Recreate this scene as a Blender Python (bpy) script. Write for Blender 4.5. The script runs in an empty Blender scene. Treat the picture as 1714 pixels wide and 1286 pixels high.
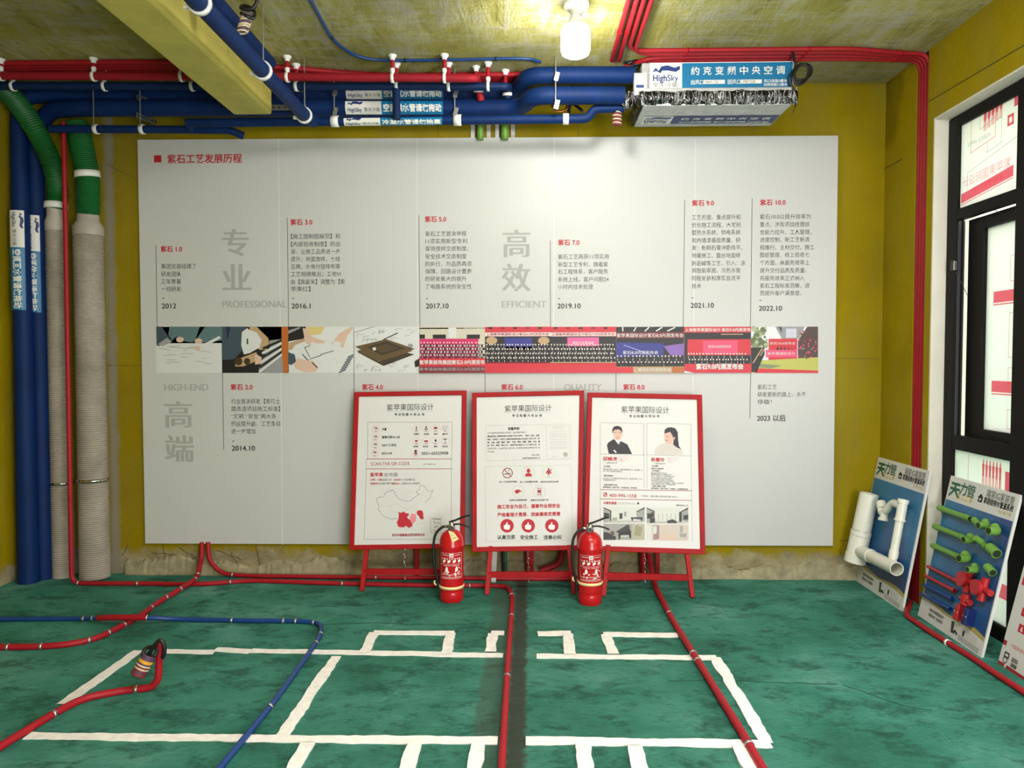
import bpy, math, random
from mathutils import Vector, Matrix, Euler

random.seed(7)
SC = bpy.context.scene
C = SC.collection

# ------------------------------------------------------------------ camera, world, lights, exposure
IW, IH, FPX = 1714.0, 1286.0, 1250.0
CAM = Vector((0, 0, 1.27))
YAW, PITCH = math.atan(31 / FPX), math.atan(43 / FPX)
cd = bpy.data.cameras.new('camera')
cd.sensor_fit = 'HORIZONTAL'
cd.sensor_width = 36.0
cd.lens = 36.0 * FPX / IW
cd.clip_start = 0.05
cam = bpy.data.objects.new('camera', cd)
C.objects.link(cam)
cam.location = CAM
cam.rotation_euler = (math.pi / 2 - PITCH, 0, YAW)
SC.camera = cam
RM = Euler((math.pi / 2 - PITCH, 0, YAW)).to_matrix()

w = bpy.data.worlds.new('daylight')
SC.world = w
w.use_nodes = True
bg = w.node_tree.nodes['Background']
bg.inputs[0].default_value = (1.0, 0.985, 0.985, 1)
bg.inputs[1].default_value = 3.0


def area(name, loc, aim, sx, sy, power, col=(1, 1, 1)):
    l = bpy.data.lights.new(name, 'AREA')
    l.shape = 'RECTANGLE'
    l.size, l.size_y = sx, sy
    l.energy = power
    l.color = col
    o = bpy.data.objects.new(name, l)
    C.objects.link(o)
    o.location = loc
    o.rotation_euler = (Vector(aim) - Vector(loc)).to_track_quat('-Z', 'Y').to_euler()
    return o


# added area light by the solid side wall, aimed up to brighten the ceiling
area('added_side_fill', (1.92, -0.7, 0.95), (-0.9, 1.9, 2.9), 2.4, 1.5, 150, (1.0, 0.97, 0.97))
# added overhead area light, out of view, to brighten the floor
area('added_floor_fill', (0.5, 1.3, 2.74), (0.55, 1.75, 0.0), 1.6, 1.2, 60, (1.0, 0.97, 0.97))
SC.view_settings.view_transform = 'Standard'
SC.view_settings.look = 'None'
SC.view_settings.exposure = 0.66
SC.view_settings.gamma = 1.0
SC.view_settings.use_curve_mapping = False

# ------------------------------------------------------------------ photograph -> planes of the room
DW = 4.31          # back wall
ZC = 2.82          # ceiling
XL, XR = -2.95, 2.00


def ray(px, py):
    return RM @ Vector(((px - IW / 2) / FPX, -(py - IH / 2) / FPX, -1.0))


def fy(px, py, y):
    d = ray(px, py)
    return CAM + d * (y / d.y)


def fz(px, py, z=0.0):
    d = ray(px, py)
    return CAM + d * ((z - CAM.z) / d.z)


def fx(px, py, x):
    d = ray(px, py)
    return CAM + d * (x / d.x)


# ------------------------------------------------------------------ materials
def lin(c):
    r = []
    for v in c[:3]:
        v = v / 255.0
        r.append(v / 12.92 if v <= 0.04045 else ((v + 0.055) / 1.055) ** 2.4)
    return (r[0], r[1], r[2], 1.0)


class NT:
    def __init__(s, name):
        s.m = bpy.data.materials.new(name)
        s.m.use_nodes = True
        s.t = s.m.node_tree
        s.b = s.t.nodes['Principled BSDF']

    def n(s, typ, **kw):
        nd = s.t.nodes.new(typ)
        for k, v in kw.items():
            setattr(nd, k, v)
        return nd

    def l(s, a, b):
        s.t.links.new(a, b)

    def coord(s, scale=(1, 1, 1), rot=(0, 0, 0), kind='world'):
        if kind == 'world':
            g = s.n('ShaderNodeNewGeometry').outputs['Position']
        else:
            g = s.n('ShaderNodeTexCoord').outputs['Object']
        mp = s.n('ShaderNodeMapping')
        mp.inputs['Scale'].default_value = scale
        mp.inputs['Rotation'].default_value = rot
        s.l(g, mp.inputs['Vector'])
        return mp.outputs[0]

    def noise(s, vec, scale, detail=6, rough=0.6, dist=0.0):
        nd = s.n('ShaderNodeTexNoise')
        nd.inputs['Scale'].default_value = scale
        nd.inputs['Detail'].default_value = detail
        nd.inputs['Roughness'].default_value = rough
        nd.inputs['Distortion'].default_value = dist
        s.l(vec, nd.inputs['Vector'])
        return nd.outputs['Fac']

    def ramp(s, fac, stops):
        nd = s.n('ShaderNodeValToRGB')
        e = nd.color_ramp.elements
        while len(e) < len(stops):
            e.new(0.5)
        for k, (p, c) in enumerate(stops):
            e[k].position = p
            e[k].color = c if len(c) == 4 else (c[0], c[1], c[2], 1)
        s.l(fac, nd.inputs[0])
        return nd.outputs[0]

    def mix(s, fac, a, b, mode='MIX'):
        nd = s.n('ShaderNodeMix', data_type='RGBA', blend_type=mode)
        if isinstance(fac, (int, float)):
            nd.inputs[0].default_value = fac
        else:
            s.l(fac, nd.inputs[0])
        for i, x in ((6, a), (7, b)):
            if isinstance(x, tuple):
                nd.inputs[i].default_value = x
            else:
                s.l(x, nd.inputs[i])
        return nd.outputs[2]

    def math(s, op, a, b=None, clamp=False):
        nd = s.n('ShaderNodeMath', operation=op, use_clamp=clamp)
        for i, x in ((0, a), (1, b)):
            if x is None:
                continue
            if isinstance(x, (int, float)):
                nd.inputs[i].default_value = x
            else:
                s.l(x, nd.inputs[i])
        return nd.outputs[0]

    def xyz(s):
        g = s.n('ShaderNodeNewGeometry').outputs['Position']
        sp = s.n('ShaderNodeSeparateXYZ')
        s.l(g, sp.inputs[0])
        return sp.outputs

    def bump(s, h, strength, dist=0.01):
        nd = s.n('ShaderNodeBump')
        nd.inputs['Strength'].default_value = strength
        nd.inputs['Distance'].default_value = dist
        s.l(h, nd.inputs['Height'])
        s.l(nd.outputs[0], s.b.inputs['Normal'])


def plain(name, rgb, rough=0.5, metal=0.0, var=0.0, scale=20.0, bump=0.0, spec=0.5):
    t = NT(name)
    c = lin(rgb)
    t.b.inputs['Roughness'].default_value = rough
    t.b.inputs['Metallic'].default_value = metal
    t.b.inputs['Specular IOR Level'].default_value = spec
    if var > 0 or bump > 0:
        f = t.noise(t.coord(), scale, 5, 0.6)
        if var > 0:
            lo = tuple(x * (1 - var) for x in c[:3])
            hi = tuple(min(1, x * (1 + var)) for x in c[:3])
            t.l(t.ramp(f, [(0.3, lo), (0.7, hi)]), t.b.inputs['Base Color'])
        else:
            t.b.inputs['Base Color'].default_value = c
        if bump > 0:
            t.bump(f, bump, 0.004)
    else:
        t.b.inputs['Base Color'].default_value = c
    return t.m


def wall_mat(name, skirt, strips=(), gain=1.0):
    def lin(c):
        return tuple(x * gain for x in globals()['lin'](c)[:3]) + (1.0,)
    t = NT(name)
    v = t.coord()
    n1 = t.noise(v, 1.3, 6, 0.6)
    n2 = t.noise(t.coord((1, 1, 0.35)), 5, 6, 0.65)
    base = t.ramp(n1, [(0.25, lin((138, 118, 0))), (0.5, lin((154, 134, 4))), (0.75, lin((164, 150, 30)))])
    dirt = t.ramp(n2, [(0.45, (0, 0, 0)), (0.75, (0.55, 0.55, 0.55))])
    base = t.mix(dirt, base, lin((138, 126, 56)))
    X, Y, Z = t.xyz()
    n3 = t.noise(v, 7, 6, 0.7)
    grey = t.ramp(t.noise(v, 12, 6, 0.7), [(0.3, lin((126, 116, 86))), (0.7, lin((176, 166, 130)))])
    if skirt > 0:
        k = t.math('SUBTRACT', skirt + 0.12, t.math('ADD', Z, t.math('MULTIPLY', n3, 0.24)))
        k = t.math('MULTIPLY', k, 25, True)
        base = t.mix(k, base, grey)
    for ax, lo, hi in strips:
        a = {'x': X, 'y': Y}[ax]
        a = t.math('ADD', a, t.math('MULTIPLY', t.math('SUBTRACT', n3, 0.5), 0.05))
        m = t.math('MULTIPLY', t.math('MULTIPLY', t.math('SUBTRACT', a, lo), 30, True),
                   t.math('MULTIPLY', t.math('SUBTRACT', hi, a), 30, True))
        base = t.mix(m, base, lin((150, 142, 122)))
    t.l(base, t.b.inputs['Base Color'])
    t.b.inputs['Roughness'].default_value = 0.75
    hh = t.math('ADD', t.noise(v, 40, 5, 0.7), t.math('MULTIPLY', n3, 1.2))
    t.b.inputs['Specular IOR Level'].default_value = 0.12
    t.bump(hh, 0.35, 0.012)
    return t.m


def ceiling_mat():
    t = NT('ceiling_plaster')
    v = t.coord((4.0, 1.0, 1), (0, 0, 0.42))
    v2 = t.coord((1.0, 5.0, 1), (0, 0, 0.16))
    a = t.noise(v, 2.6, 10, 0.74, 0.35)
    b = t.noise(v2, 3.4, 10, 0.74, 0.45)
    c0 = t.noise(t.coord(), 1.1, 4, 0.6)
    base = t.ramp(a, [(0.34, lin((176, 168, 84))), (0.46, lin((222, 214, 116))), (0.54, lin((232, 226, 152))), (0.64, lin((236, 232, 208)))])
    st = t.ramp(b, [(0.50, (0, 0, 0)), (0.60, (0.85, 0.85, 0.85))])
    base = t.mix(st, base, lin((238, 234, 202)))
    gr = t.ramp(c0, [(0.42, (0.0, 0.0, 0.0)), (0.62, (0.75, 0.75, 0.75))])
    base = t.mix(gr, base, lin((190, 188, 174)), 'MULTIPLY')
    dk = t.ramp(t.noise(v2, 7, 10, 0.76, 0.6), [(0.56, (0, 0, 0)), (0.68, (0.75, 0.75, 0.75))])
    base = t.mix(dk, base, lin((172, 162, 92)))
    yl = t.ramp(t.noise(v, 1.2, 6, 0.7), [(0.52, (0, 0, 0)), (0.62, (0.6, 0.6, 0.6))])
    base = t.mix(yl, base, lin((196, 186, 52)))
    t.l(base, t.b.inputs['Base Color'])
    t.b.inputs['Roughness'].default_value = 0.7
    t.bump(t.math('ADD', a, b), 1.0, 0.09)
    return t.m


def floor_mat():
    t = NT('green_floor_paint')
    v = t.coord()
    a = t.noise(t.coord((1, 1.15, 1), (0, 0, 0.4)), 1.9, 10, 0.66, 0.25)
    b = t.noise(t.coord((1, 1.5, 1), (0, 0, -0.25)), 4.6, 10, 0.72, 0.35)
    base = t.ramp(a, [(0.30, lin((48, 140, 115))), (0.44, lin((70, 174, 146))), (0.56, lin((94, 196, 170))), (0.70, lin((140, 220, 200)))])
    b2 = t.noise(t.coord((1, 1.6, 1), (0, 0, 0.5)), 13, 12, 0.8, 0.3)
    dk = t.ramp(t.math('ADD', t.math('MULTIPLY', b, 0.62), t.math('MULTIPLY', b2, 0.38)), [(0.50, (0, 0, 0)), (0.56, (0.55, 0.55, 0.55)), (0.66, (0.95, 0.95, 0.95))])
    base = t.mix(dk, base, lin((26, 100, 80)))
    lt = t.ramp(t.noise(v, 23, 8, 0.75), [(0.62, (0, 0, 0)), (0.78, (0.5, 0.5, 0.5))])
    base = t.mix(lt, base, lin((128, 186, 164)))
    sp = t.ramp(t.noise(v, 60, 3, 0.5), [(0.74, (0, 0, 0)), (0.78, (0.8, 0.8, 0.8))])
    base = t.mix(sp, base, lin((190, 205, 195)))
    X, Y, Z = t.xyz()
    n3 = t.noise(v, 14, 6, 0.7)
    xx = t.math('ADD', X, t.math('MULTIPLY', t.math('SUBTRACT', n3, 0.5), 0.06))
    for lo, hi, col, amt in ((-0.20, -0.005, (104, 124, 104), 0.55), (-0.085, -0.012, (78, 92, 76), 0.9), (-0.022, -0.012, (22, 40, 32), 0.9)):
        m = t.math('MULTIPLY', t.math('MULTIPLY', t.math('SUBTRACT', xx, lo), 70, True),
                   t.math('MULTIPLY', t.math('SUBTRACT', hi, xx), 70, True))
        base = t.mix(t.math('MULTIPLY', m, amt), base, lin(col))
    t.l(base, t.b.inputs['Base Color'])
    rr = t.ramp(b, [(0.3, (0.5, 0.5, 0.5)), (0.7, (0.8, 0.8, 0.8))])
    t.l(rr, t.b.inputs['Roughness'])
    t.b.inputs['Specular IOR Level'].default_value = 0.35
    n4 = t.noise(t.coord((1, 1.4, 1), (0, 0, -.2)), 22, 8, 0.72, 0.3)
    hh = t.math('ADD', t.math('MULTIPLY', a, 1.6), t.math('ADD', t.math('MULTIPLY', b, 1.2), t.math('ADD', t.math('MULTIPLY', n4, 1.3), t.math('MULTIPLY', b2, 1.0))))
    t.bump(hh, 1.0, 0.055)
    return t.m


def film_mat(name, rgb):
    t = NT(name)
    out = t.t.nodes['Material Output']
    tr = t.n('ShaderNodeBsdfTranslucent')
    tr.inputs[0].default_value = lin(rgb)
    df = t.n('ShaderNodeBsdfDiffuse')
    df.inputs[0].default_value = lin(rgb)
    mx = t.n('ShaderNodeMixShader')
    mx.inputs[0].default_value = 0.72
    t.l(df.outputs[0], mx.inputs[1])
    t.l(tr.outputs[0], mx.inputs[2])
    t.l(mx.outputs[0], out.inputs[0])
    return t.m


def tint_mat(name, col):
    t = NT(name)
    tr = t.n('ShaderNodeBsdfTransparent')
    tr.inputs[0].default_value = col
    t.l(tr.outputs[0], t.t.nodes['Material Output'].inputs[0])
    return t.m


def wrap_mat(name):
    t = NT(name)
    f = t.noise(t.coord((1, 1, .10), (0, .25, 0)), 40, 2, 0.5, 0.8)
    g = t.noise(t.coord((1, 1, .12), (0, -.7, 0)), 26, 2, 0.5, 1.0)
    blk, wht = lin((12, 12, 13)), lin((190, 190, 190))
    c1 = t.ramp(f, [(0.482, blk), (0.497, wht), (0.503, wht), (0.515, blk)])
    c2 = t.ramp(g, [(0.488, blk), (0.498, wht), (0.502, wht), (0.512, blk)])
    t.l(t.mix(1.0, c1, c2, 'LIGHTEN'), t.b.inputs['Base Color'])
    t.b.inputs['Roughness'].default_value = 0.18
    t.bump(f, 0.8, 0.02)
    return t.m


def hose_mat(name, rgb, dark):
    t = NT(name)
    f = t.noise(t.coord(), 5, 5, 0.6)
    t.l(t.ramp(f, [(0.3, lin(dark)), (0.7, lin(rgb))]), t.b.inputs['Base Color'])
    t.b.inputs['Roughness'].default_value = 0.5
    return t.m


M = {}
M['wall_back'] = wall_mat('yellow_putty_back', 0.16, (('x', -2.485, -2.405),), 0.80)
M['wall_side'] = wall_mat('yellow_putty_side', 0.0)
M['wall_left'] = wall_mat('yellow_putty_left', 0.10)
M['beam'] = plain('yellow_beam_paint', (190, 178, 86), 0.7, var=0.14, scale=6, bump=0.15)
M['ceiling'] = ceiling_mat()
M['floor'] = floor_mat()
M['crack_green'] = plain('crack_dark_green', (20, 64, 50), 0.9)
M['line'] = plain('white_floor_paint', (238, 234, 226), 0.75, var=0.12, scale=30, bump=0.5)
M['board'] = plain('foam_board_white', (191, 192, 190), 0.45, var=0.02, scale=2)
M['board_edge'] = plain('foam_board_edge', (150, 150, 146), 0.6)
M['poster'] = plain('poster_white', (207, 207, 204), 0.4, var=0.02, scale=3)
M['white'] = plain('white_plastic', (232, 232, 228), 0.4)
M['cream'] = plain('cream_pvc', (226, 226, 212), 0.35)
M['red_frame'] = plain('red_lacquer', (158, 12, 20), 0.55, var=0.14, scale=12, spec=0.25)
M['red_pipe'] = plain('red_conduit', (156, 22, 34), 0.5, var=0.1, scale=8, spec=0.3)
M['red_hot'] = plain('red_insulation', (142, 22, 36), 0.6, spec=0.25, var=0.08, scale=8)
M['blue_ins'] = plain('blue_insulation', (6, 38, 88), 0.6, spec=0.2, var=0.16, scale=7, bump=0.1)
M['blue_dark'] = plain('blue_pipe', (6, 34, 74), 0.55, spec=0.25, var=0.12, scale=8)
M['blue_thin'] = plain('blue_conduit', (14, 58, 118), 0.4)
M['green_hose'] = hose_mat('green_hose', (20, 106, 46), (10, 78, 32))
M['ppr'] = plain('green_ppr', (104, 152, 62), 0.4)
M['grey_pipe'] = hose_mat('grey_corrugated', (188, 180, 168), (160, 152, 140))
M['metal'] = plain('galvanised_steel', (176, 178, 178), 0.35, 0.9)
M['steel'] = plain('bright_steel', (206, 206, 202), 0.2, 1.0)
M['black'] = plain('black_rubber', (16, 16, 16), 0.45)
M['frame_black'] = plain('window_frame_black', (9, 8, 8), 0.6, spec=0.2)
M['sash_brown'] = plain('window_sash_dark_brown', (16, 11, 10), 0.6, spec=0.25)
M['chase'] = plain('chase_mortar', (120, 112, 92), 0.85, var=0.3, scale=14, bump=0.6)
M['jamb'] = plain('jamb_plaster', (214, 210, 196), 0.7, var=0.06, scale=6)
M['film'] = film_mat('frosted_film', (232, 236, 236))
M['film_pink'] = tint_mat('film_print_pink', (0.86, 0.17, 0.23, 1))
M['film_line'] = tint_mat('film_print_rose', (0.86, 0.42, 0.48, 1))
M['film_grey'] = tint_mat('film_print_grey', (0.58, 0.58, 0.60, 1))
M['film_pale'] = tint_mat('film_print_pale', (0.95, 0.55, 0.6, 1))
M['out_wall'] = plain('exterior_cream', (238, 222, 200), 0.8)
M['out_ground'] = plain('exterior_green', (70, 170, 140), 0.8, var=0.25, scale=9)
M['kerb'] = plain('kerb_stone', (190, 188, 188), 0.8, var=0.3, scale=25)
M['ext_red'] = plain('extinguisher_red', (186, 20, 28), 0.25)
M['yellow_band'] = plain('pale_yellow_band', (236, 222, 160), 0.45)
M['ink'] = plain('black_ink', (16, 16, 16), 0.6)
M['ink_soft'] = plain('dark_grey_ink', (66, 64, 62), 0.6)
M['ink_red'] = plain('red_ink', (180, 22, 40), 0.6)
M['ink_dark_red'] = plain('dark_red_ink', (150, 24, 34), 0.6)
M['ink_pink'] = plain('pink_ink', (220, 130, 140), 0.6)
M['ink_grey'] = plain('grey_ink', (160, 160, 155), 0.6)
M['ink_line'] = plain('thin_rule_ink', (84, 84, 82), 0.6)
M['ink_light'] = plain('light_rule_ink', (168, 168, 162), 0.6)
M['ink_white'] = plain('white_ink', (236, 236, 232), 0.5)
M['skin'] = plain('printed_skin', (214, 176, 160), 0.6)
M['coat'] = plain('printed_cloth', (202, 196, 190), 0.6)
M['label_white'] = plain('label_white', (224, 224, 218), 0.4)
M['label_blue'] = plain('label_blue', (10, 112, 158), 0.4, var=0.05, scale=8)
M['navy_ink'] = plain('navy_ink', (24, 50, 110), 0.5)
M['ac_grey'] = plain('ac_galvanised', (186, 188, 188), 0.45, 0.4, var=0.2, scale=16, bump=0.3)
M['wrap'] = wrap_mat('black_stretch_film')
M['box_grey'] = plain('control_box_grey', (186, 188, 186), 0.5)
M['copper'] = plain('copper', (176, 108, 60), 0.35, 0.8)
M['coil_red'] = plain('coil_red', (120, 44, 50), 0.5)
M['coil_cream'] = plain('coil_cream', (206, 190, 160), 0.5)
M['coil_yellow'] = plain('coil_yellow', (216, 160, 40), 0.5)
M['coil_purple'] = plain('coil_purple', (84, 60, 84), 0.5)
M['panel_blue'] = None
M['tan'] = plain('tan_ink', (200, 176, 112), 0.5)
M['gold'] = plain('gold_wave_ink', (176, 156, 92), 0.5)
M['logo_green'] = plain('logo_green_ink', (20, 92, 66), 0.5)
M['blue_panel'] = plain('panel_blue_print', (30, 92, 150), 0.4)
M['bore_shade_black'] = plain('bore_shade_black_pipe', (30, 40, 20), 0.7)  # dark colour painting the shade in pipe ends; also the black pipe stub
M['blue_item'] = plain('blue_pvc', (26, 60, 128), 0.4)
M['red_item'] = plain('red_pvc', (172, 28, 34), 0.4)
M['acrylic'] = plain('navy_pvc', (22, 36, 96), 0.3)
M['seam'] = plain('wall_seam_shadowless', (92, 82, 24), 0.8)
M['seam_board'] = plain('board_joint', (206, 206, 204), 0.5)


def panel_blue():
    t = NT('panel_blue_gradient_print')
    g = t.coord((1, 1, 1))
    f = t.noise(g, 2.2, 2, 0.4)
    t.l(t.ramp(f, [(0.35, lin((26, 62, 122))), (0.6, lin((46, 116, 160)))]), t.b.inputs['Base Color'])
    t.b.inputs['Roughness'].default_value = 0.35
    return t.m


M['panel_blue'] = panel_blue()
e = NT('bulb_glow')
e.b.inputs['Base Color'].default_value = (1, 1, 1, 1)
e.b.inputs['Emission Color'].default_value = (1.0, 0.97, 0.9, 1)
e.b.inputs['Emission Strength'].default_value = 88.0
M['bulb'] = e.m


# ------------------------------------------------------------------ mesh building
def fillet(pts, rad, n=6):
    pts = [Vector(p) for p in pts]
    out = [pts[0]]
    for i in range(1, len(pts) - 1):
        a, b, c = pts[i - 1], pts[i], pts[i + 1]
        u, v = (a - b), (c - b)
        lu, lv = u.length, v.length
        if lu < 1e-6 or lv < 1e-6:
            continue
        r = min(rad, lu * 0.49, lv * 0.49)
        p0, p1 = b + u / lu * r, b + v / lv * r
        for k in range(n + 1):
            t = k / n
            out.append(p0 * (1 - t) ** 2 + b * 2 * t * (1 - t) + p1 * t * t)
    out.append(pts[-1])
    return out


def spline(pts, n=8):
    pts = [Vector(p) for p in pts]
    P = [pts[0] * 2 - pts[1]] + pts + [pts[-1] * 2 - pts[-2]]
    out = []
    for i in range(1, len(P) - 2):
        for k in range(n):
            t = k / n
            a, b, c, d = P[i - 1], P[i], P[i + 1], P[i + 2]
            out.append(0.5 * ((2 * b) + (c - a) * t + (2 * a - 5 * b + 4 * c - d) * t * t + (3 * b - a - 3 * c + d) * t ** 3))
    out.append(pts[-1])
    return out


def resample(pts, step):
    out = [pts[0].copy()]
    acc = 0.0
    for a, b in zip(pts, pts[1:]):
        L = (b - a).length
        d = step - acc
        while d <= L:
            out.append(a + (b - a) * (d / L))
            d += step
        acc = (acc + L) % step
    return out


class MB:
    def __init__(s):
        s.v, s.f, s.m, s.s, s.mats = [], [], [], [], []

    def mi(s, m):
        if m not in s.mats:
            s.mats.append(m)
        return s.mats.index(m)

    def add(s, vs, fs, m, smooth=False):
        o = len(s.v)
        k = s.mi(m)
        s.v += [Vector(p) for p in vs]
        for f in fs:
            s.f.append([o + i for i in f])
            s.m.append(k)
            s.s.append(smooth)

    def box(s, c, size, m, R=None):
        c = Vector(c)
        hx, hy, hz = size[0] / 2, size[1] / 2, size[2] / 2
        vs = []
        for x, y, z in ((-1, -1, -1), (1, -1, -1), (1, 1, -1), (-1, 1, -1), (-1, -1, 1), (1, -1, 1), (1, 1, 1), (-1, 1, 1)):
            p = Vector((x * hx, y * hy, z * hz))
            if R is not None:
                p = R @ p
            vs.append(c + p)
        s.add(vs, [(0, 3, 2, 1), (4, 5, 6, 7), (0, 1, 5, 4), (1, 2, 6, 5), (2, 3, 7, 6), (3, 0, 4, 7)], m)

    def hexa(s, v8, m):
        s.add(v8, [(0, 3, 2, 1), (4, 5, 6, 7), (0, 1, 5, 4), (1, 2, 6, 5), (2, 3, 7, 6), (3, 0, 4, 7)], m)

    def bar(s, a, b, wx, wy, m, up=(0, 0, 1)):
        a, b = Vector(a), Vector(b)
        d = (b - a).normalized()
        u = Vector(up)
        x = d.cross(u)
        if x.length < 1e-4:
            x = d.cross(Vector((0, 1, 0)))
        x.normalize()
        y = x.cross(d).normalized()
        vs = []
        for p in (a, b):
            for i, j in ((-1, -1), (1, -1), (1, 1), (-1, 1)):
                vs.append(p + x * (i * wx / 2) + y * (j * wy / 2))
        s.hexa(vs, m)

    def tube(s, path, r, m, n=14, caps=True, smooth=True):
        path = [Vector(p) for p in path]
        q = [path[0]]
        rr = r if isinstance(r, (list, tuple)) else None
        rl = [rr[0]] if rr else None
        for i in range(1, len(path)):
            if (path[i] - q[-1]).length > 1e-5:
                q.append(path[i])
                if rr:
                    rl.append(rr[i])
        path = q
        N = len(path)
        tang = []
        for i in range(N):
            t = path[min(i + 1, N - 1)] - path[max(i - 1, 0)]
            tang.append(t.normalized())
        t0 = tang[0]
        ref = Vector((0, 0, 1)) if abs(t0.z) < 0.9 else Vector((0, 1, 0))
        x = t0.cross(ref).normalized()
        vs = []
        for i in range(N):
            t = tang[i]
            x = (x - t * x.dot(t))
            x.normalize()
            y = t.cross(x)
            R = rl[i] if rl else r
            for k in range(n):
                a = 2 * math.pi * k / n
                vs.append(path[i] + x * (R * math.cos(a)) + y * (R * math.sin(a)))
        fs = []
        for i in range(N - 1):
            for k in range(n):
                k2 = (k + 1) % n
                fs.append((i * n + k, i * n + k2, (i + 1) * n + k2, (i + 1) * n + k))
        s.add(vs, fs, m, smooth)
        if caps:
            s.add(vs[:n][::-1], [tuple(range(n))], m)
            s.add(vs[-n:], [tuple(range(n))], m)

    def lathe(s, o, axis, prof, m, n=24, ref=None):
        o, ax = Vector(o), Vector(axis).normalized()
        x = Vector(ref) if ref else (ax.cross(Vector((0, 1, 0))) if abs(ax.y) < 0.9 else ax.cross(Vector((0, 0, 1))))
        x.normalize()
        y = ax.cross(x)
        vs, fs = [], []
        for r, h in prof:
            for k in range(n):
                a = 2 * math.pi * k / n
                vs.append(o + ax * h + x * (r * math.cos(a)) + y * (r * math.sin(a)))
        for i in range(len(prof) - 1):
            for k in range(n):
                k2 = (k + 1) % n
                fs.append((i * n + k, i * n + k2, (i + 1) * n + k2, (i + 1) * n + k))
        s.add(vs, fs, m, True)
        if prof[0][0] > 1e-4:
            s.add(vs[:n][::-1], [tuple(range(n))], m)
        if prof[-1][0] > 1e-4:
            s.add(vs[-n:], [tuple(range(n))], m)

    def ring(s, c, axis, R, wdt, thick, m, a0=0, a1=2 * math.pi, n=24, ref=None):
        """band around an axis: outer radius R+thick, inner R, width wdt"""
        c, ax = Vector(c), Vector(axis).normalized()
        x = Vector(ref) if ref else (Vector((0, 0, 1)) if abs(ax.z) < 0.9 else Vector((1, 0, 0)))
        x = (x - ax * x.dot(ax)).normalized()
        y = ax.cross(x)
        vs, fs = [], []
        full = abs(a1 - a0) > 6.28
        for k in range(n + 1):
            a = a0 + (a1 - a0) * k / n
            d = x * math.cos(a) + y * math.sin(a)
            for rr, h in ((R, -wdt / 2), (R + thick, -wdt / 2), (R + thick, wdt / 2), (R, wdt / 2)):
                vs.append(c + d * rr + ax * h)
        for k in range(n):
            for j in range(4):
                j2 = (j + 1) % 4
                fs.append((k * 4 + j, k * 4 + j2, (k + 1) * 4 + j2, (k + 1) * 4 + j))
        if not full:
            fs.append((0, 3, 2, 1))
            fs.append((n * 4, n * 4 + 1, n * 4 + 2, n * 4 + 3))
        s.add(vs, fs, m, True)

    def grid(s, nu, nv, fn, m, smooth=True):
        vs = [fn(i / nu, j / nv) for j in range(nv + 1) for i in range(nu + 1)]
        fs = [(j * (nu + 1) + i, j * (nu + 1) + i + 1, (j + 1) * (nu + 1) + i + 1, (j + 1) * (nu + 1) + i) for j in range(nv) for i in range(nu)]
        s.add(vs, fs, m, smooth)

    def build(s, name, parent=None, origin=None, bevel=0.0, autosmooth=True):
        if parent is not None:
            o = WL[parent.name]
        elif origin is not None:
            o = Vector(origin)
        else:
            xs = [p.x for p in s.v]
            ys = [p.y for p in s.v]
            o = Vector(((min(xs) + max(xs)) / 2, (min(ys) + max(ys)) / 2, min(p.z for p in s.v)))
        me = bpy.data.meshes.new(name)
        me.from_pydata([tuple(p - o) for p in s.v], [], s.f)
        for mt in s.mats:
            me.materials.append(mt)
        me.polygons.foreach_set('material_index', s.m)
        me.polygons.foreach_set('use_smooth', s.s)
        me.update()
        ob = bpy.data.objects.new(name, me)
        C.objects.link(ob)
        if parent is not None:
            ob.parent = parent
        else:
            ob.location = o
        WL[ob.name] = o
        if bevel > 0:
            b = ob.modifiers.new('bevel', 'BEVEL')
            b.width = bevel
            b.segments = 2
            b.limit_method = 'ANGLE'
        return ob


class Split:
    """every shape added becomes a part of its own"""

    def __init__(s, name, t):
        s.name, s.t = name, t

    def add(s, vs, fs, m, smooth=False):
        b = MB()
        b.add(vs, fs, m, smooth)
        b.build(s.name, s.t)

    def grid(s, *a):
        b = MB()
        b.grid(*a)
        b.build(s.name, s.t)


WL = {}


def tag(o, label, cat, group=None):
    o['label'] = label
    o['category'] = cat
    if group:
        o['group'] = group
    return o


def thing(name, label, cat, loc, group=None):
    o = bpy.data.objects.new(name, None)
    C.objects.link(o)
    o.location = loc
    o.empty_display_size = 0.05
    WL[o.name] = Vector(loc)
    return tag(o, label, cat, group)


def struct(o):
    o['kind'] = 'structure'
    return o


def one(name, verts_fn, parent=None, **kw):
    b = MB()
    verts_fn(b)
    return b.build(name, parent, **kw)


# ------------------------------------------------------------------ printing on surfaces
GL = {}


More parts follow.
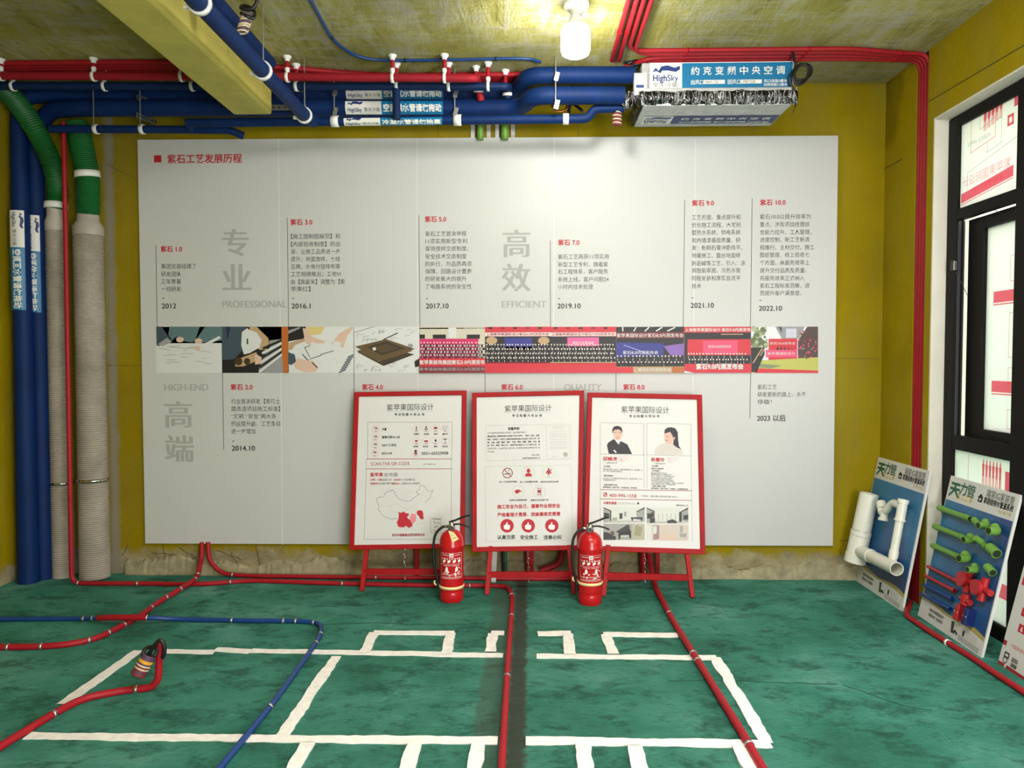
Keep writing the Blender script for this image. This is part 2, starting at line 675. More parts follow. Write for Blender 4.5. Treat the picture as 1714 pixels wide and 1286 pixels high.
def glyphs(txt, bold=0.0, wide=0.0):
    key = (txt, bold, wide)
    if key in GL:
        return GL[key]
    cu = bpy.data.curves.new('t', 'FONT')
    cu.body = txt
    cu.resolution_u = 5 if any(ch.isascii() and ch.isalnum() for ch in txt) else 1
    ob = bpy.data.objects.new('t', cu)
    me = bpy.data.meshes.new_from_object(ob)
    vs = [(v.co.x, v.co.y) for v in me.vertices]
    fs = [tuple(p.vertices) for p in me.polygons]
    vs = [(x, y, 0.0) for x, y in vs]
    shifts = []
    if wide:
        shifts = [(-wide, 0), (wide, 0)]
    elif bold > 0:
        d = bold * 0.85
        shifts = [(-d, 0), (d, 0), (0, d), (0, -d)]
    n = len(vs)
    base, bf = list(vs), list(fs)
    for k, (dx, dy) in enumerate(shifts):
        vs += [(x + dx, y + dy, 0.16 * (k + 1)) for x, y, _ in base]
        fs += [tuple(i + n * (k + 1) for i in f) for f in bf]
    bpy.data.objects.remove(ob)
    bpy.data.curves.remove(cu)
    bpy.data.meshes.remove(me)
    if not vs:
        vs = [(0, 0, 0)]
    xs = [p[0] for p in vs]
    GL[key] = (vs, fs, min(xs), max(xs))
    return GL[key]


class Surf:
    EPS = 0.0005

    def pt(s, u, v, layer):
        raise NotImplementedError

    def rect(s, mb, u0, v0, u1, v1, m, layer=1, nu=1, nv=1):
        mb.grid(nu, nv, lambda a, b: s.pt(u0 + (u1 - u0) * a, v0 + (v1 - v0) * b, layer), m, False)

    def poly(s, mb, pts, m, layer=1):
        mb.add([s.pt(u, v, layer) for u, v in pts], [tuple(range(len(pts)))], m)

    def line(s, mb, pts, wd, m, layer=1, closed=False):
        if closed:
            pts = list(pts) + [pts[0]]
        for (a, b), (c, d) in zip(pts, pts[1:]):
            L = math.hypot(c - a, d - b)
            if L < 1e-7:
                continue
            ex, ey = (c - a) / L * wd / 2, (d - b) / L * wd / 2
            s.poly(mb, [(a - ex + ey, b - ey - ex), (c + ex + ey, d + ey - ex), (c + ex - ey, d + ey + ex), (a - ex - ey, b - ey + ex)], m, layer)

    def disc(s, mb, u, v, ru, rv, m, layer=1, n=20):
        s.poly(mb, [(u + ru * math.cos(2 * math.pi * k / n), v + rv * math.sin(2 * math.pi * k / n)) for k in range(n)], m, layer)

    def circle(s, mb, u, v, r, wd, m, layer=1, n=24):
        s.line(mb, [(u + r * math.cos(2 * math.pi * k / n), v + r * math.sin(2 * math.pi * k / n)) for k in range(n)], wd, m, layer, True)

    def text(s, mb, txt, u0, v0, em, m, u1=None, bold=0.0, wide=0.0, layer=2, center=False, mirror=False, rot=0):
        vs, fs, a, b = glyphs(txt, bold, wide)
        sx = em if u1 is None else (u1 - u0) / max(1e-6, b - a)
        off = a if u1 is not None else 0.0
        if center:
            off = (a + b) / 2
        ca, sa = math.cos(rot), math.sin(rot)
        out = []
        for x, y, dl in vs:
            X, Y = (x - off) * sx, (y - 0.38) * em
            if mirror:
                X = -X
            out.append(s.pt(u0 + X * ca - Y * sa, v0 + X * sa + Y * ca, layer + dl))
        mb.add(out, fs, m)


class Sheet(Surf):
    """flat printed surface given by three corners in the room"""

    def __init__(s, BL, BR, TL):
        s.O = Vector(BL)
        s.W = (BR - BL).length
        s.U = (BR - BL).normalized()
        v = TL - BL
        v = v - s.U * v.dot(s.U)
        s.H = v.length
        s.V = v.normalized()
        s.N = s.U.cross(s.V)

    def pt(s, u, v, layer):
        return s.O + s.U * u + s.V * v + s.N * (layer * s.EPS)

    def uv(s, px, py):
        d = ray(px, py)
        t = (s.O - CAM).dot(s.N) / d.dot(s.N)
        q = CAM + d * t - s.O
        return q.dot(s.U), q.dot(s.V)

    # drawing with positions read off the photograph
    def prect(s, mb, x0, y0, x1, y1, m, layer=1):
        u0, v0 = s.uv(x0, y1)
        u1, v1 = s.uv(x1, y0)
        s.rect(mb, u0, v0, u1, v1, m, layer)

    def ppoly(s, mb, pts, m, layer=1):
        s.poly(mb, [s.uv(*p) for p in pts], m, layer)

    def px(s, x, y):
        a, b = s.uv(x, y), s.uv(x + 1, y)
        return math.hypot(b[0] - a[0], b[1] - a[1])

    def pline(s, mb, pts, wpx, m, layer=1, closed=False):
        s.line(mb, [s.uv(*p) for p in pts], wpx * s.px(*pts[0]), m, layer, closed)

    def pdisc(s, mb, x, y, r, m, layer=1, ry=None, n=20):
        k = s.px(x, y)
        u, v = s.uv(x, y)
        s.disc(mb, u, v, r * k, (ry or r) * k, m, layer, n)

    def pcircle(s, mb, x, y, r, wpx, m, layer=1):
        k = s.px(x, y)
        u, v = s.uv(x, y)
        s.circle(mb, u, v, r * k, wpx * k, m, layer)

    def ptext(s, mb, txt, x0, yc, em, m, x1=None, **kw):
        u0, v0 = s.uv(x0, yc)
        k = s.px(x0, yc)
        u1 = None if x1 is None else s.uv(x1, yc)[0]
        s.text(mb, txt, u0, v0, em * k, m, u1, **kw)

    def pbox(s, mb, x0, y0, x1, y1, wpx, m, layer=1):
        u0, v0 = s.uv(x0, y1)
        u1, v1 = s.uv(x1, y0)
        s.line(mb, [(u0, v0), (u1, v0), (u1, v1), (u0, v1)], wpx * s.px(x0, y0), m, layer, True)


class Cyl(Surf):
    """print wrapped round a cylinder: u along the axis, v round it (0 = towards the room)"""

    def __init__(s, o, axis, face, r):
        s.o, s.a, s.fc, s.r = Vector(o), Vector(axis).normalized(), Vector(face).normalized(), r
        s.b = s.fc.cross(s.a)

    def pt(s, u, v, layer):
        R = s.r + 0.0008 + layer * s.EPS
        a = v / s.r
        return s.o + s.a * u + s.fc * (R * math.cos(a)) + s.b * (R * math.sin(a))


# ------------------------------------------------------------------ room shell
b = MB()
b.grid(60, 80, lambda a, c: Vector((XL - 0.1 + a * (2.16 - XL + 0.1), -2.6 + c * (DW + 2.6 + 0.1), 0)), M['floor'], False)
floor = struct(b.build('floor', origin=(0, 0, 0)))
b = MB()
b.box((XL / 2 + XR / 2, 0.85, ZC + 0.06), (XR - XL + 0.4, 7.1, 0.12), M['ceiling'])
struct(b.build('ceiling'))
b = MB()
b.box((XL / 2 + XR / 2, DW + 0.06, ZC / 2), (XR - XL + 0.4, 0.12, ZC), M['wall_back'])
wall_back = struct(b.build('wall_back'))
b = MB()
b.box((XL - 0.06, 0.8, ZC / 2), (0.12, 7.0, ZC), M['wall_left'])
wall_left = struct(b.build('wall_left'))
# right wall: solid pier at the back, lintel over the window, pier behind the camera
WY1 = 3.800        # far jamb
WY0 = 0.9          # near jamb, behind the frame of the picture
WTOP = 2.46
T = 0.22
b = MB()
b.box((XR + T / 2, (WY1 + 3.856) / 2, ZC / 2), (T, 3.856 - WY1, ZC), M['wall_side'])
b.box((XR + .03 + T / 2, 3.913, ZC / 2), (T, .114, ZC), M['chase'])
b.box((XR + T / 2, (3.970 + DW) / 2, ZC / 2), (T, DW - 3.970, ZC), M['wall_side'])
b.box((XR + T / 2, (WY0 + WY1) / 2, (ZC + WTOP) / 2), (T, WY1 - WY0, ZC - WTOP), M['wall_side'])
b.box((XR + T / 2, (WY0 - 2.6) / 2, ZC / 2), (T, WY0 + 2.6, ZC), M['wall_side'])
wall_right = struct(b.build('wall_right'))
# unseen wall behind the camera, added to darken the left; open on the right
b = MB()
b.box((-1.40, -2.66, ZC / 2), (3.4, 0.12, ZC), M['wall_left'])
struct(b.build('wall_front_added'))
# white plaster reveal
b = MB()
b.box((XR + T / 2 + .004, WY1 - 0.004, WTOP / 2), (T + .006, 0.010, WTOP), M['jamb'])
b.box((XR + 0.055, (WY0 + WY1) / 2, WTOP - 0.004), (0.11, WY1 - WY0, 0.010), M['jamb'])
b.build('reveal', wall_right)
# seams of the wall lining
b = MB()
p0, p1 = fx(1553, 171, XR - 0.001), fx(1722, 71, XR - 0.001)
b.bar(p0, p1, 0.004, 0.004, M['seam'])
b.build('seam', wall_right)
b = MB()
p0, p1 = fx(1480, 283, XR - 0.001), fx(1510, 266, XR - 0.001)
b.bar(p0, p1, 0.004, 0.004, M['seam'])
b.build('seam', wall_right)
for a, c in (((1400, 600), (1473, 601)), ((1405, 905), (1460, 903)), ((178, 275), (229, 300)), ((176, 612), (240, 612)), ((733, 208), (733, 232)), ((968, 206), (968, 230))):
    b = MB()
    b.bar(fy(a[0], a[1], DW - 0.001), fy(c[0], c[1], DW - 0.001), 0.003, 0.003, M['seam'])
    b.build('seam', wall_back)
# broken plaster ledge along the foot of the back wall
b = MB()
random.seed(3)
nseg = 260
hs = [0.062 + 0.020 * math.sin(i * .11) + 0.012 * math.sin(i * .37 + 1) + 0.012 * random.random() for i in range(nseg + 1)]
ds = [0.014 + 0.005 * math.sin(i * .23) + 0.006 * random.random() for i in range(nseg + 1)]
vs, fs = [], []
for i in range(nseg + 1):
    x = -2.38 + (XR + 2.38) * i / nseg
    vs += [Vector((x, DW, 0)), Vector((x, DW - ds[i] - 0.012, 0)), Vector((x, DW - ds[i], hs[i])), Vector((x, DW, hs[i] + 0.012))]
for i in range(nseg):
    for k in range(3):
        fs.append((i * 4 + k, i * 4 + k + 1, (i + 1) * 4 + k + 1, (i + 1) * 4 + k))
b.add(vs, fs, plain('bare_plaster', (146, 138, 108), 0.85, var=0.3, scale=18, bump=0.6))
b.build('plaster_ledge', wall_back)
# hairline cracks in the plaster at the foot of the wall
random.seed(9)
for (x0, y0, x1, y1) in ((255, 925, 296, 930), (272, 912, 278, 940), (300, 918, 330, 934), (300, 955, 330, 932), (362, 922, 404, 936), (386, 926, 396, 942), (428, 912, 436, 952), (205, 930, 214, 912), (1040, 945, 1062, 950), (1106, 951, 1150, 952), (1150, 952, 1225, 950), (1235, 955, 1330, 948)):
    b = MB()
    pts = []
    for k in range(7):
        t = k / 6
        pts.append(fy(x0 + (x1 - x0) * t + random.uniform(-1, 1), y0 + (y1 - y0) * t + random.uniform(-1.4, 1.4), DW - 0.002))
    b.tube(pts, 0.0022, M['seam'], 5)
    b.build('crack', wall_back)

# concrete beam under the ceiling
b = MB()
zb = 2.520
b.box((-1.427, 1.3, (zb + ZC) / 2), (0.20, 5.1, ZC - zb), M['beam'])
struct(b.build('trim_1', bevel=0.012))

# ------------------------------------------------------------------ window in the right wall
FXI = 2.07
FD = 0.036
win = bpy.data.objects.new('window_1', None)
C.objects.link(win)
win.location = (FXI, (WY0 + WY1) / 2, 0)
WL['window_1'] = Vector(win.location)
struct(win)
b = MB()


def fbox(y0, y1, z0, z1, m=M['frame_black'], x0=FXI, d=FD):
    if z1 - z0 > 1:
        x0, d = x0 - .002, d + .004
    b.box((x0 + d / 2, (y0 + y1) / 2, (z0 + z1) / 2), (d, y1 - y0, z1 - z0), m)


fbox(WY1 - 0.092, WY1 - 0.010, 0.02, WTOP - 0.014)
fbox(WY0, WY0 + 0.08, 0.02, WTOP - 0.008)
fbox(WY0, WY1 - 0.02, WTOP - 0.065, WTOP - 0.012)
mull = (3.265, 2.45, 1.62)
for k, y in enumerate(mull):
    fbox(y - 0.11, y, 0.02, WTOP - 0.01)
fbox(WY0, WY1 - 0.02, 1.940, 1.995)
fbox(WY0, WY1 - 0.02, 0.825, 0.895)
fbox(WY0, WY1 - 0.02, 0.02, 0.09)
b.build('window_frame', win, bevel=0.004)
# bright inner rails of the opening light
b = MB()
for xx, dd in ((FXI + 0.010, 0.010), (FXI + 0.028, 0.008)):
    b.box((xx, WY1 - 0.100, 1.415), (dd, 0.018, 1.04), plain('frame_gasket', (74, 74, 78), 0.3, 0.5))
b.build('frame_rail', win)
b = MB()
p = fx(1597, 445, FXI - 0.004)
b.box(p + Vector((0, .010, 0)), (0.016, 0.022, 0.052), M['black'])
b.box(p + Vector((0.0, -0.008, 0)), (0.012, 0.012, 0.044), M['steel'])
b.build('latch', win)

bays = [(3.265, WY1 - 0.092), (2.45, 3.155), (1.62, 2.34), (WY0 + 0.08, 1.52)]
panes = []
for y0, y1 in bays:
    for z0, z1, nm in ((1.995, WTOP - 0.065, 'upper_pane'), (0.09, 0.825, 'lower_pane')):
        b = MB()
        b.box((FXI + 0.020, (y0 + y1) / 2, (z0 + z1) / 2), (0.008, y1 - y0, z1 - z0), M['film'])
        panes.append((b.build(nm, win), y0, y1, z0, z1))


def film_print(sh, W_, H_, mb, top):
    """printed frosted film: u runs towards the back wall, seen reversed from inside"""
    def R(u0, v0, u1, v1, m):
        sh.rect(mb, u0 * W_, v0 * H_, u1 * W_, v1 * H_, m, 1)

    def LN(pts, m, wd=0.003):
        sh.line(mb, [(u * W_, v * H_) for u, v in pts], wd, m, 1)
    return R, LN


# sheets on the inner faces; u axis runs from far to near (left to right in the room view)
def bay_sheet(y0, y1, z0, z1, x):
    return Sheet(Vector((x, y1, z0)), Vector((x, y0, z0)), Vector((x, y1, z1)))


for (po, y0, y1, z0, z1) in panes[:4]:
    sh = bay_sheet(y0, y1, z0, z1, FXI + 0.0155)
    Wp, Hp = sh.W, sh.H
    mb = MB()
    R, LN = film_print(sh, Wp, Hp, mb, z0 > 1)
    if z0 > 1:
        LN([(0.18, 1.0), (0.18, 0.62), (0.60, 0.68), (0.60, 1.0)], M['film_line'], 0.004)
        LN([(0.34, 1.0), (0.34, 0.84), (0.6, 0.9)], M['film_grey'], 0.003)
        for k in range(5):
            u, dv = 0.40 + k * 0.065, 0.013 * k
            sh.poly(mb, [((u + du) * Wp, min(1.0, v + dv) * Hp) for du, v in ((0.004, .80), (.016, .80), (.020, .90), (.030, .90), (.034, .80), (.046, .80), (.042, .92), (.052, .93), (.048, 1.0), (.004, 1.0), (-.002, .93), (.008, .92))], M['film_pink'], 1)
        sh.text(mb, 'PURPLE APPLE', 0.52 * Wp, 0.73 * Hp, 0.028, M['film_grey'], mirror=True)
        LN([(0.47, 0.66), (0.47, 0.54), (0.70, 0.58), (0.70, 0.86), (0.62, 0.86)], M['film_grey'], 0.003)
        LN([(0.805, 0.735), (0.875, 0.735), (0.875, 0.825), (0.805, 0.825), (0.805, 0.745)], M['film_pink'], 0.012)
        R(0.89, 0.90, 1.0, 1.0, M['film_pink'])
        LN([(0.13, 0.16), (0.13, 0.40), (1.0, 0.58)], M['film_grey'], 0.003)
        sh.text(mb, '紫苹果国际设计', 0.86 * Wp, 0.33 * Hp, 0.052, M['film_line'], mirror=True, rot=0.04)
        sh.poly(mb, [(0.02 * Wp, 0.06 * Hp), (0.90 * Wp, 0.16 * Hp), (0.90 * Wp, 0.28 * Hp), (0.02 * Wp, 0.17 * Hp)], M['film_pink'], 1)
        sh.text(mb, '高端别墅装饰专家', 0.74 * Wp, 0.20 * Hp, 0.028, M['film_pale'], mirror=True, rot=0.05, layer=3)
        sh.poly(mb, [(0.02 * Wp, 0.035 * Hp), (0.90 * Wp, 0.135 * Hp), (0.90 * Wp, 0.145 * Hp), (0.02 * Wp, 0.045 * Hp)], M['film_pink'], 1)
    else:
        LN([(0.26, 0.98), (0.25, 0.66), (0.80, 0.60), (0.80, 0.90)], M['film_line'], 0.004)
        LN([(0.80, 0.76), (0.99, 0.74), (0.99, 0.54), (0.62, 0.58)], M['film_grey'], 0.003)
        for k in range(6):
            u = 0.50 + k * 0.056
            sh.poly(mb, [((u + du) * Wp, v * Hp) for du, v in ((0.004, .80), (.014, .80), (.018, .87), (.026, .87), (.030, .80), (.040, .80), (.038, .90), (.044, .94), (.034, .945), (.032, .965), (.026, .975), (.018, .975), (.014, .965), (.012, .945), (.0, .94), (.006, .90))], M['film_pink'], 1)
        sh.text(mb, 'PURPLE APPLE', 0.72 * Wp, 0.70 * Hp, 0.03, M['film_grey'], mirror=True)
        R(0.88, 0.80, 1.0, 0.93, M['film_pink'])
        LN([(0.80, 0.56), (0.80, 0.66), (0.90, 0.66), (0.90, 0.56)], M['film_pink'], 0.012)
        R(0.55, 0.16, 1.0, 0.25, M['film_pink'])
    mb.build('film_print', po)

# opening sash, slightly ajar
HY, HX = 3.25, 2.116
th = math.radians(0.6)
sw = 0.446
du_ = Vector((math.sin(th), math.cos(th), 0))
dn_ = Vector((math.cos(th), -math.sin(th), 0))
hinge = Vector((HX, HY, 0))


def sash_box(b, a0, a1, z0, z1, n0, n1, m):
    vs = []
    for z in (z0, z1):
        for a, n in ((a0, n0), (a1, n0), (a1, n1), (a0, n1)):
            vs.append(hinge + du_ * a + dn_ * n + Vector((0, 0, z)))
    b.hexa(vs, m)


SZ0, SZ1 = 0.876, 1.938
b = MB()
for a0, a1, z0, z1 in ((0, 0.06, SZ0, SZ1), (sw - 0.125, sw, SZ0, SZ1), (0.06, sw - 0.125, SZ0, SZ0 + 0.06), (0.06, sw - 0.125, SZ1 - 0.06, SZ1)):
    sash_box(b, a0, a1, z0, z1, 0, 0.05, M['sash_brown'])
sash = b.build('sash', win, bevel=0.004)
b = MB()
sash_box(b, 0.06, sw - 0.125, SZ0 + 0.06, SZ1 - 0.06, 0.02, 0.028, M['film'])
b.build('sash_pane', sash)
b = MB()
sh = Sheet(hinge + du_ * (sw - 0.125) + dn_ * 0.018 + Vector((0, 0, SZ0 + 0.06)), hinge + du_ * 0.06 + dn_ * 0.018 + Vector((0, 0, SZ0 + 0.06)), hinge + du_ * (sw - 0.125) + dn_ * 0.018 + Vector((0, 0, SZ1 - 0.06)))
for v in (0.625, 0.19):
    sh.rect(b, 0.22 * sh.W, v * sh.H, sh.W, (v + 0.055) * sh.H, M['film_pink'])
    sh.rect(b, 0.22 * sh.W, (v - 0.012) * sh.H, sh.W, (v - 0.006) * sh.H, M['film_pink'])
for v0, v1 in ((0.72, 0.84), (0.36, 0.57), (0.24, 0.31), (0.02, 0.11)):
    sh.line(b, [(sh.W, v1 * sh.H), (0.68 * sh.W, v1 * sh.H), (0.68 * sh.W, v0 * sh.H), (sh.W, v0 * sh.H)], 0.003, M['film_line'])
b.build('film_print', sash)
b = MB()
b.bar(fx(1650, 366, 2.14), fx(1686, 353, 2.16), 0.012, 0.004, M['steel'])
b.bar(fx(1668, 352, 2.16), fx(1680, 362, 2.17), 0.014, 0.004, M['steel'])
b.build('window_stay', win)
b = MB()
b.tube([fx(1600, 455, FXI), fx(1620, 496, 2.108)], 0.0016, M['ink_soft'], 6)
b.build('stay_cord', win)

# outside: neighbouring wall and ground
b = MB()
b.box((5.2, 3.0, 2.5), (0.2, 14, 5.0), M['out_wall'])
struct(b.build('wall_exterior'))
b = MB()
b.box((3.65, 2.0, -0.03), (2.95, 10, 0.05), M['out_ground'])
struct(b.build('ground_exterior'))
b = MB()
b.box((XR + 0.20, (WY0 + WY1) / 2, 0.0), (0.26, WY1 - WY0, 0.04), M['out_ground'])
b.box((2.46, (WY0 + WY1) / 2, 0.04), (0.10, WY1 - WY0, 0.10), M['kerb'])
struct(b.build('sill'))

# ------------------------------------------------------------------ painted floor lines (paint on the floor)
FS = Sheet(Vector((0, 0, 0)), Vector((1, 0, 0)), Vector((0, 1, 0)))


NP = [0]


def paint(p0, p1, wd=0.046):
    NP[0] += 1
    hz = 0.002 + 0.00022 * NP[0]
    a, c = fz(*p0), fz(*p1)
    d = (c - a)
    L = d.length
    d.normalize()
    n = Vector((-d.y, d.x, 0))
    k = max(4, int(L / 0.025))
    random.seed(int(p0[0] * 13 + p1[1]))
    lw, rw = [], []
    x1 = x2 = 0.0
    for i in range(k + 1):
        x1 = x1 * 0.6 + random.uniform(-1, 1) * 0.0035
        x2 = x2 * 0.6 + random.uniform(-1, 1) * 0.0035
        q = a + d * (L * i / k)
        lw.append(q + n * (wd / 2 + x1))
        rw.append(q - n * (wd / 2 + x2))
    b = MB()
    vs = []
    for l_, r_ in zip(lw, rw):
        vs += [l_, l_ + Vector((0, 0, hz)), r_ + Vector((0, 0, hz)), r_]
    fs = []
    for i in range(k):
        for j in range(3):
            fs.append((i * 4 + j, i * 4 + j + 1, (i + 1) * 4 + j + 1, (i + 1) * 4 + j))
    b.add(vs, fs, M['line'])
    b.build('painted_line', floor)


for p0, p1 in (((268, 1091), (360, 1092)), ((360, 1088), (420, 1091)), ((420, 1090), (842, 1098)), ((898, 1099), (1200, 1102)), ((232, 1090), (104, 1180)),
               ((45, 1233), (405, 1237)), ((405, 1237), (833, 1241)), ((880, 1241), (1290, 1247)),
               ((563, 1100), (473, 1233)), ((1197, 1102), (1284, 1246)),
               ((625, 1060), (760, 1061)), ((626, 1060), (610, 1094)), ((754, 1061), (747, 1096)),
               ((822, 1061), (844, 1061)), ((825, 1062), (820, 1093)), ((900, 1062), (956, 1061)), ((950, 1063), (955, 1097)),
               ((1010, 1063), (1134, 1065)), ((1014, 1064), (1026, 1097)),
               ((515, 1246), (410, 1430)), ((694, 1247), (642, 1430)), ((800, 1245), (772, 1430)),
               ((976, 1247), (996, 1430)), ((1062, 1252), (1104, 1430)), ((1234, 1248), (1336, 1430))):
    paint(p0, p1)


for pts in (((1118, 1141), (1200, 1139), (1290, 1143), (1402, 1146)), ((1410, 1147), (1450, 1160), (1500, 1178), (1560, 1190)), ((540, 1046), (620, 1043), (720, 1046), (800, 1045))):
    b = MB()
    q = spline([fz(x, y, 0.0008) for x, y in pts], 8)
    b.tube([p_ + Vector((0, random.uniform(-.004, .004), 0)) for p_ in q], .0013, M['crack_green'], 6)
    b.build('crack', floor)

# ------------------------------------------------------------------ conduits on the floor
def conduit(name, label, cat, pts, r, m, clips=(), fil=0.08, group=None, clip_m=None, n=12, part='tube', rings=True):
    pts = fillet(pts, fil, 7)
    t = thing(name, label, cat, pts[0], group)
    b = MB()
    b.tube(pts, r, m, n)
    b.build(part, t)
    for q in clips:
        q = Vector(q)
        best, bd, bt = None, 1e9, None
        for a, c in zip(pts, pts[1:]):
            d = c - a
            if d.length < 1e-6:
                continue
            k = max(0, min(1, (q - a).dot(d) / d.length_squared))
            pp = a + d * k
            if (pp - q).length < bd:
                best, bd, bt = pp, (pp - q).length, d.normalized()
        b = MB()
        b.ring(best, bt, r, 0.012, 0.0022, clip_m or M['metal'], n=16)
        b.build('clip', t)
    return t


def fl(pts, r):
    return [fz(x, y, r) for x, y in pts]


RC = 0.0125
# thin red conduit: down the left wall between the grey pipes, then along the floor and forward
pA = [fy(106, 205, 4.12), fy(110, 400, 4.12), fy(119, 962, 4.17)]
pA[-1] = fz(120, 976, RC)
pA += fl([(150, 977), (240, 977), (290, 978), (340, 978), (420, 972), (570, 977), (700, 980), (850, 981), (858, 1000), (850, 1110), (838, 1310), (826, 1500)], RC)
conduit('red_conduit', 'long red conduit dropping between grey pipes then running across floor to the camera', 'conduit', pA, RC, M['red_pipe'],
        fl([(150, 968), (242, 970), (386, 973), (572, 978), (786, 981), (858, 997), (853, 1032), (847, 1133)], RC), 0.07)
pB = [fy(338, 909, 4.292), fy(338, 920, 4.272), fy(337, 940, 4.255)]
pB[2].z = 0.10
pB += [fz(330, 968, .034), fz(318, 976, .040), fz(296, 990, .030)] + fl([(262, 1010), (240, 1028), (205, 1048), (160, 1070), (110, 1080), (60, 1083), (-40, 1084)], RC)
conduit('red_conduit', 'red conduit curving from under the white timeline board to the bottom left floor', 'conduit', pB, RC + 0.001, M['red_pipe'],
        fl([(322, 972), (314, 978), (294, 992), (266, 1002), (242, 1018), (200, 1046), (172, 1059), (148, 1072), (68, 1083), (14, 1083)], RC), 0.09)
pC = [fy(348, 908, 4.275), fy(350, 940, 4.255)]
pC[1].z = 0.09
pC += [fy(372, 955, 4.245)]
pC[2].z = 0.02
pC += [Vector((fz(420, 964, RC).x, 4.235, RC)), Vector((fz(600, 966, RC).x, 4.225, RC)), Vector((-0.1, 4.22, RC)), Vector((0.62, 4.23, RC))]
conduit('red_conduit', 'red conduit running along the foot of the wall behind the three easels', 'conduit', pC, RC, M['red_pipe'],
        [Vector((fz(390, 963, RC).x, 4.235, RC)), Vector((fz(632, 963, RC).x, 4.225, RC))], 0.08)
pD = fl([(-60, 1037), (140, 1036)], .011) + [fz(185, 1034, .040), fz(245, 1034, .040)] + fl([(300, 1037), (400, 1039), (500, 1040), (537, 1043), (538, 1062), (520, 1090), (455, 1180), (340, 1320), (205, 1490)], 0.011)
td = conduit('blue_conduit', 'thin blue conduit bending across the green floor in front of the left easel', 'conduit', pD, 0.011, M['blue_thin'],
             fl([(143, 1036), (164, 1036), (250, 1036), (390, 1037), (475, 1039), (495, 1040), (528, 1041), (538, 1062), (528, 1077), (446, 1184)], 0.011), 0.10)
b = MB()
b.tube([fz(165, 1035, .027), fz(185, 1034, .040), fz(245, 1034, .040)], 0.0145, M['red_pipe'], 12)
so = b.build('sleeve', td)
so['label'] = 'red sleeve where the conduits cross'
pE = fl([(-60, 1292), (0, 1250), (88, 1196), (140, 1168), (215, 1155), (252, 1152)], RC)
top = fy(268, 1078, pE[-1].y)
pE += [pE[-1] + Vector((0.03, 0, 0.03)), top]
te = conduit('red_conduit', 'red conduit rising from the floor with coiled wires, lower left', 'conduit', pE, RC + 0.001, M['red_pipe'],
             fl([(88, 1196), (228, 1153)], RC), 0.07)
ycl = top.y
b = MB()
cc = fy(269, 1087, ycl - 0.02)
pts = []
for k in range(26):
    a = k / 25 * math.pi * 2.3 - 1.2
    pts.append(cc + Vector((math.cos(a) * 0.016 - (0.075 * max(0, k - 12) / 13), -0.012 * k / 25, math.sin(a) * 0.036 - 0.010 * max(0, k - 12) / 13)))
b.tube(spline(pts, 2), 0.0075, M['black'], 8)
c1 = fy(251, 1092, ycl - 0.03)
pts = [c1 + Vector((math.cos(a) * 0.026, math.sin(a) * 0.012, math.sin(a) * 0.016)) for a in [k / 20 * 2 * math.pi for k in range(21)]]
b.tube(pts, 0.0065, M['black'], 8)
b.build('wire_tail', te)
c0, c2 = fy(250, 1097, ycl - 0.03), fy(230, 1131, ycl - 0.05)
ax = (c2 - c0)
L = ax.length
ax.normalize()
xx = ax.cross(Vector((0, 1, 0))).normalized()
yy = ax.cross(xx)
seg = [('coil_purple', 0, 3), ('coil_yellow', 3, 4.5), ('coil_purple', 4.5, 6), ('coil_cream', 6, 7), ('coil_red', 7, 8), ('coil_cream', 8, 8.6), ('coil_red', 8.6, 10), ('coil_purple', 10, 11), ('coil_red', 11, 13)]
b = MB()
for nm, t0, t1 in seg:
    pts = []
    kk = int((t1 - t0) * 14)
    for k in range(kk + 1):
        tt = t0 + (t1 - t0) * k / kk
        a = tt * 2 * math.pi
        pts.append(c0 + ax * (L * tt / 13) + xx * (0.024 * math.cos(a)) + yy * (0.024 * math.sin(a)))
    b.tube(pts, 0.0042, M[nm], 6)
b.build('wire_coil', te)
pF = [fy(1086, 928, 4.25), fy(1092, 968, 4.18)]
pF[1].z = 0.05
pF += fl([(1098, 985), (1125, 1037), (1170, 1110), (1245, 1232), (1290, 1310), (1402, 1500)], RC)
conduit('red_conduit', 'red conduit running forward from under the right easel', 'conduit', pF, RC + 0.002, M['red_pipe'],
        fl([(1126, 1028), (1158, 1095), (1167, 1107), (1248, 1248)], RC), 0.05)
pG = fl([(1524, 1008), (1516, 1030), (1560, 1060), (1630, 1103), (1665, 1127), (1725, 1166), (1800, 1215)], RC)
conduit('red_conduit', 'red conduit along the floor in front of the leaning product panels', 'conduit', pG, RC, M['red_pipe'],
        fl([(1588, 1076)], RC), 0.04, clip_m=M['white'])

# red risers behind the easels
for k, (px, y0, y1, r, lab) in enumerate(((884, 918, 968, 0.018, 'dark red riser pipe seen under the middle easel'),
                                          (1076, 922, 962, 0.02, 'thick dark red riser pipe under the right easel'))):
    p0, p1 = fy(px, y0 - 30, 4.26), fy(px + 1, y1, 4.26)
    p1.z = 0.0
    b = MB()
    b.tube([p0, p1], r, M['red_frame'] if k else M['red_pipe'], 12)
    tag(b.build('riser_pipe'), lab, 'pipe')
b = MB()
b.tube(spline([fy(941, 905, 4.25), fy(940, 930, 4.25), fy(932, 945, 4.24), fy(905, 956, 4.23)], 6), 0.018, M['red_pipe'], 12)
tag(b.build('riser_pipe'), 'curved red pipe emerging below the board under the middle easel', 'pipe')
for px, mt, lab in ((843, 'bore_shade_black', 'black pipe stub standing behind the middle easel'), (846, 'logo_green', 'thin dark green pipe behind the middle easel')):
    p0 = fy(px, 900, 4.27)
    b = MB()
    b.tube([p0, Vector((p0.x, 4.27, 0))], 0.009, M[mt], 10)
    tag(b.build('riser_pipe'), lab, 'pipe')
b = MB()
p0, p1 = fy(828, 920, 4.2), fy(826, 975, 4.2)
p1.z = 0
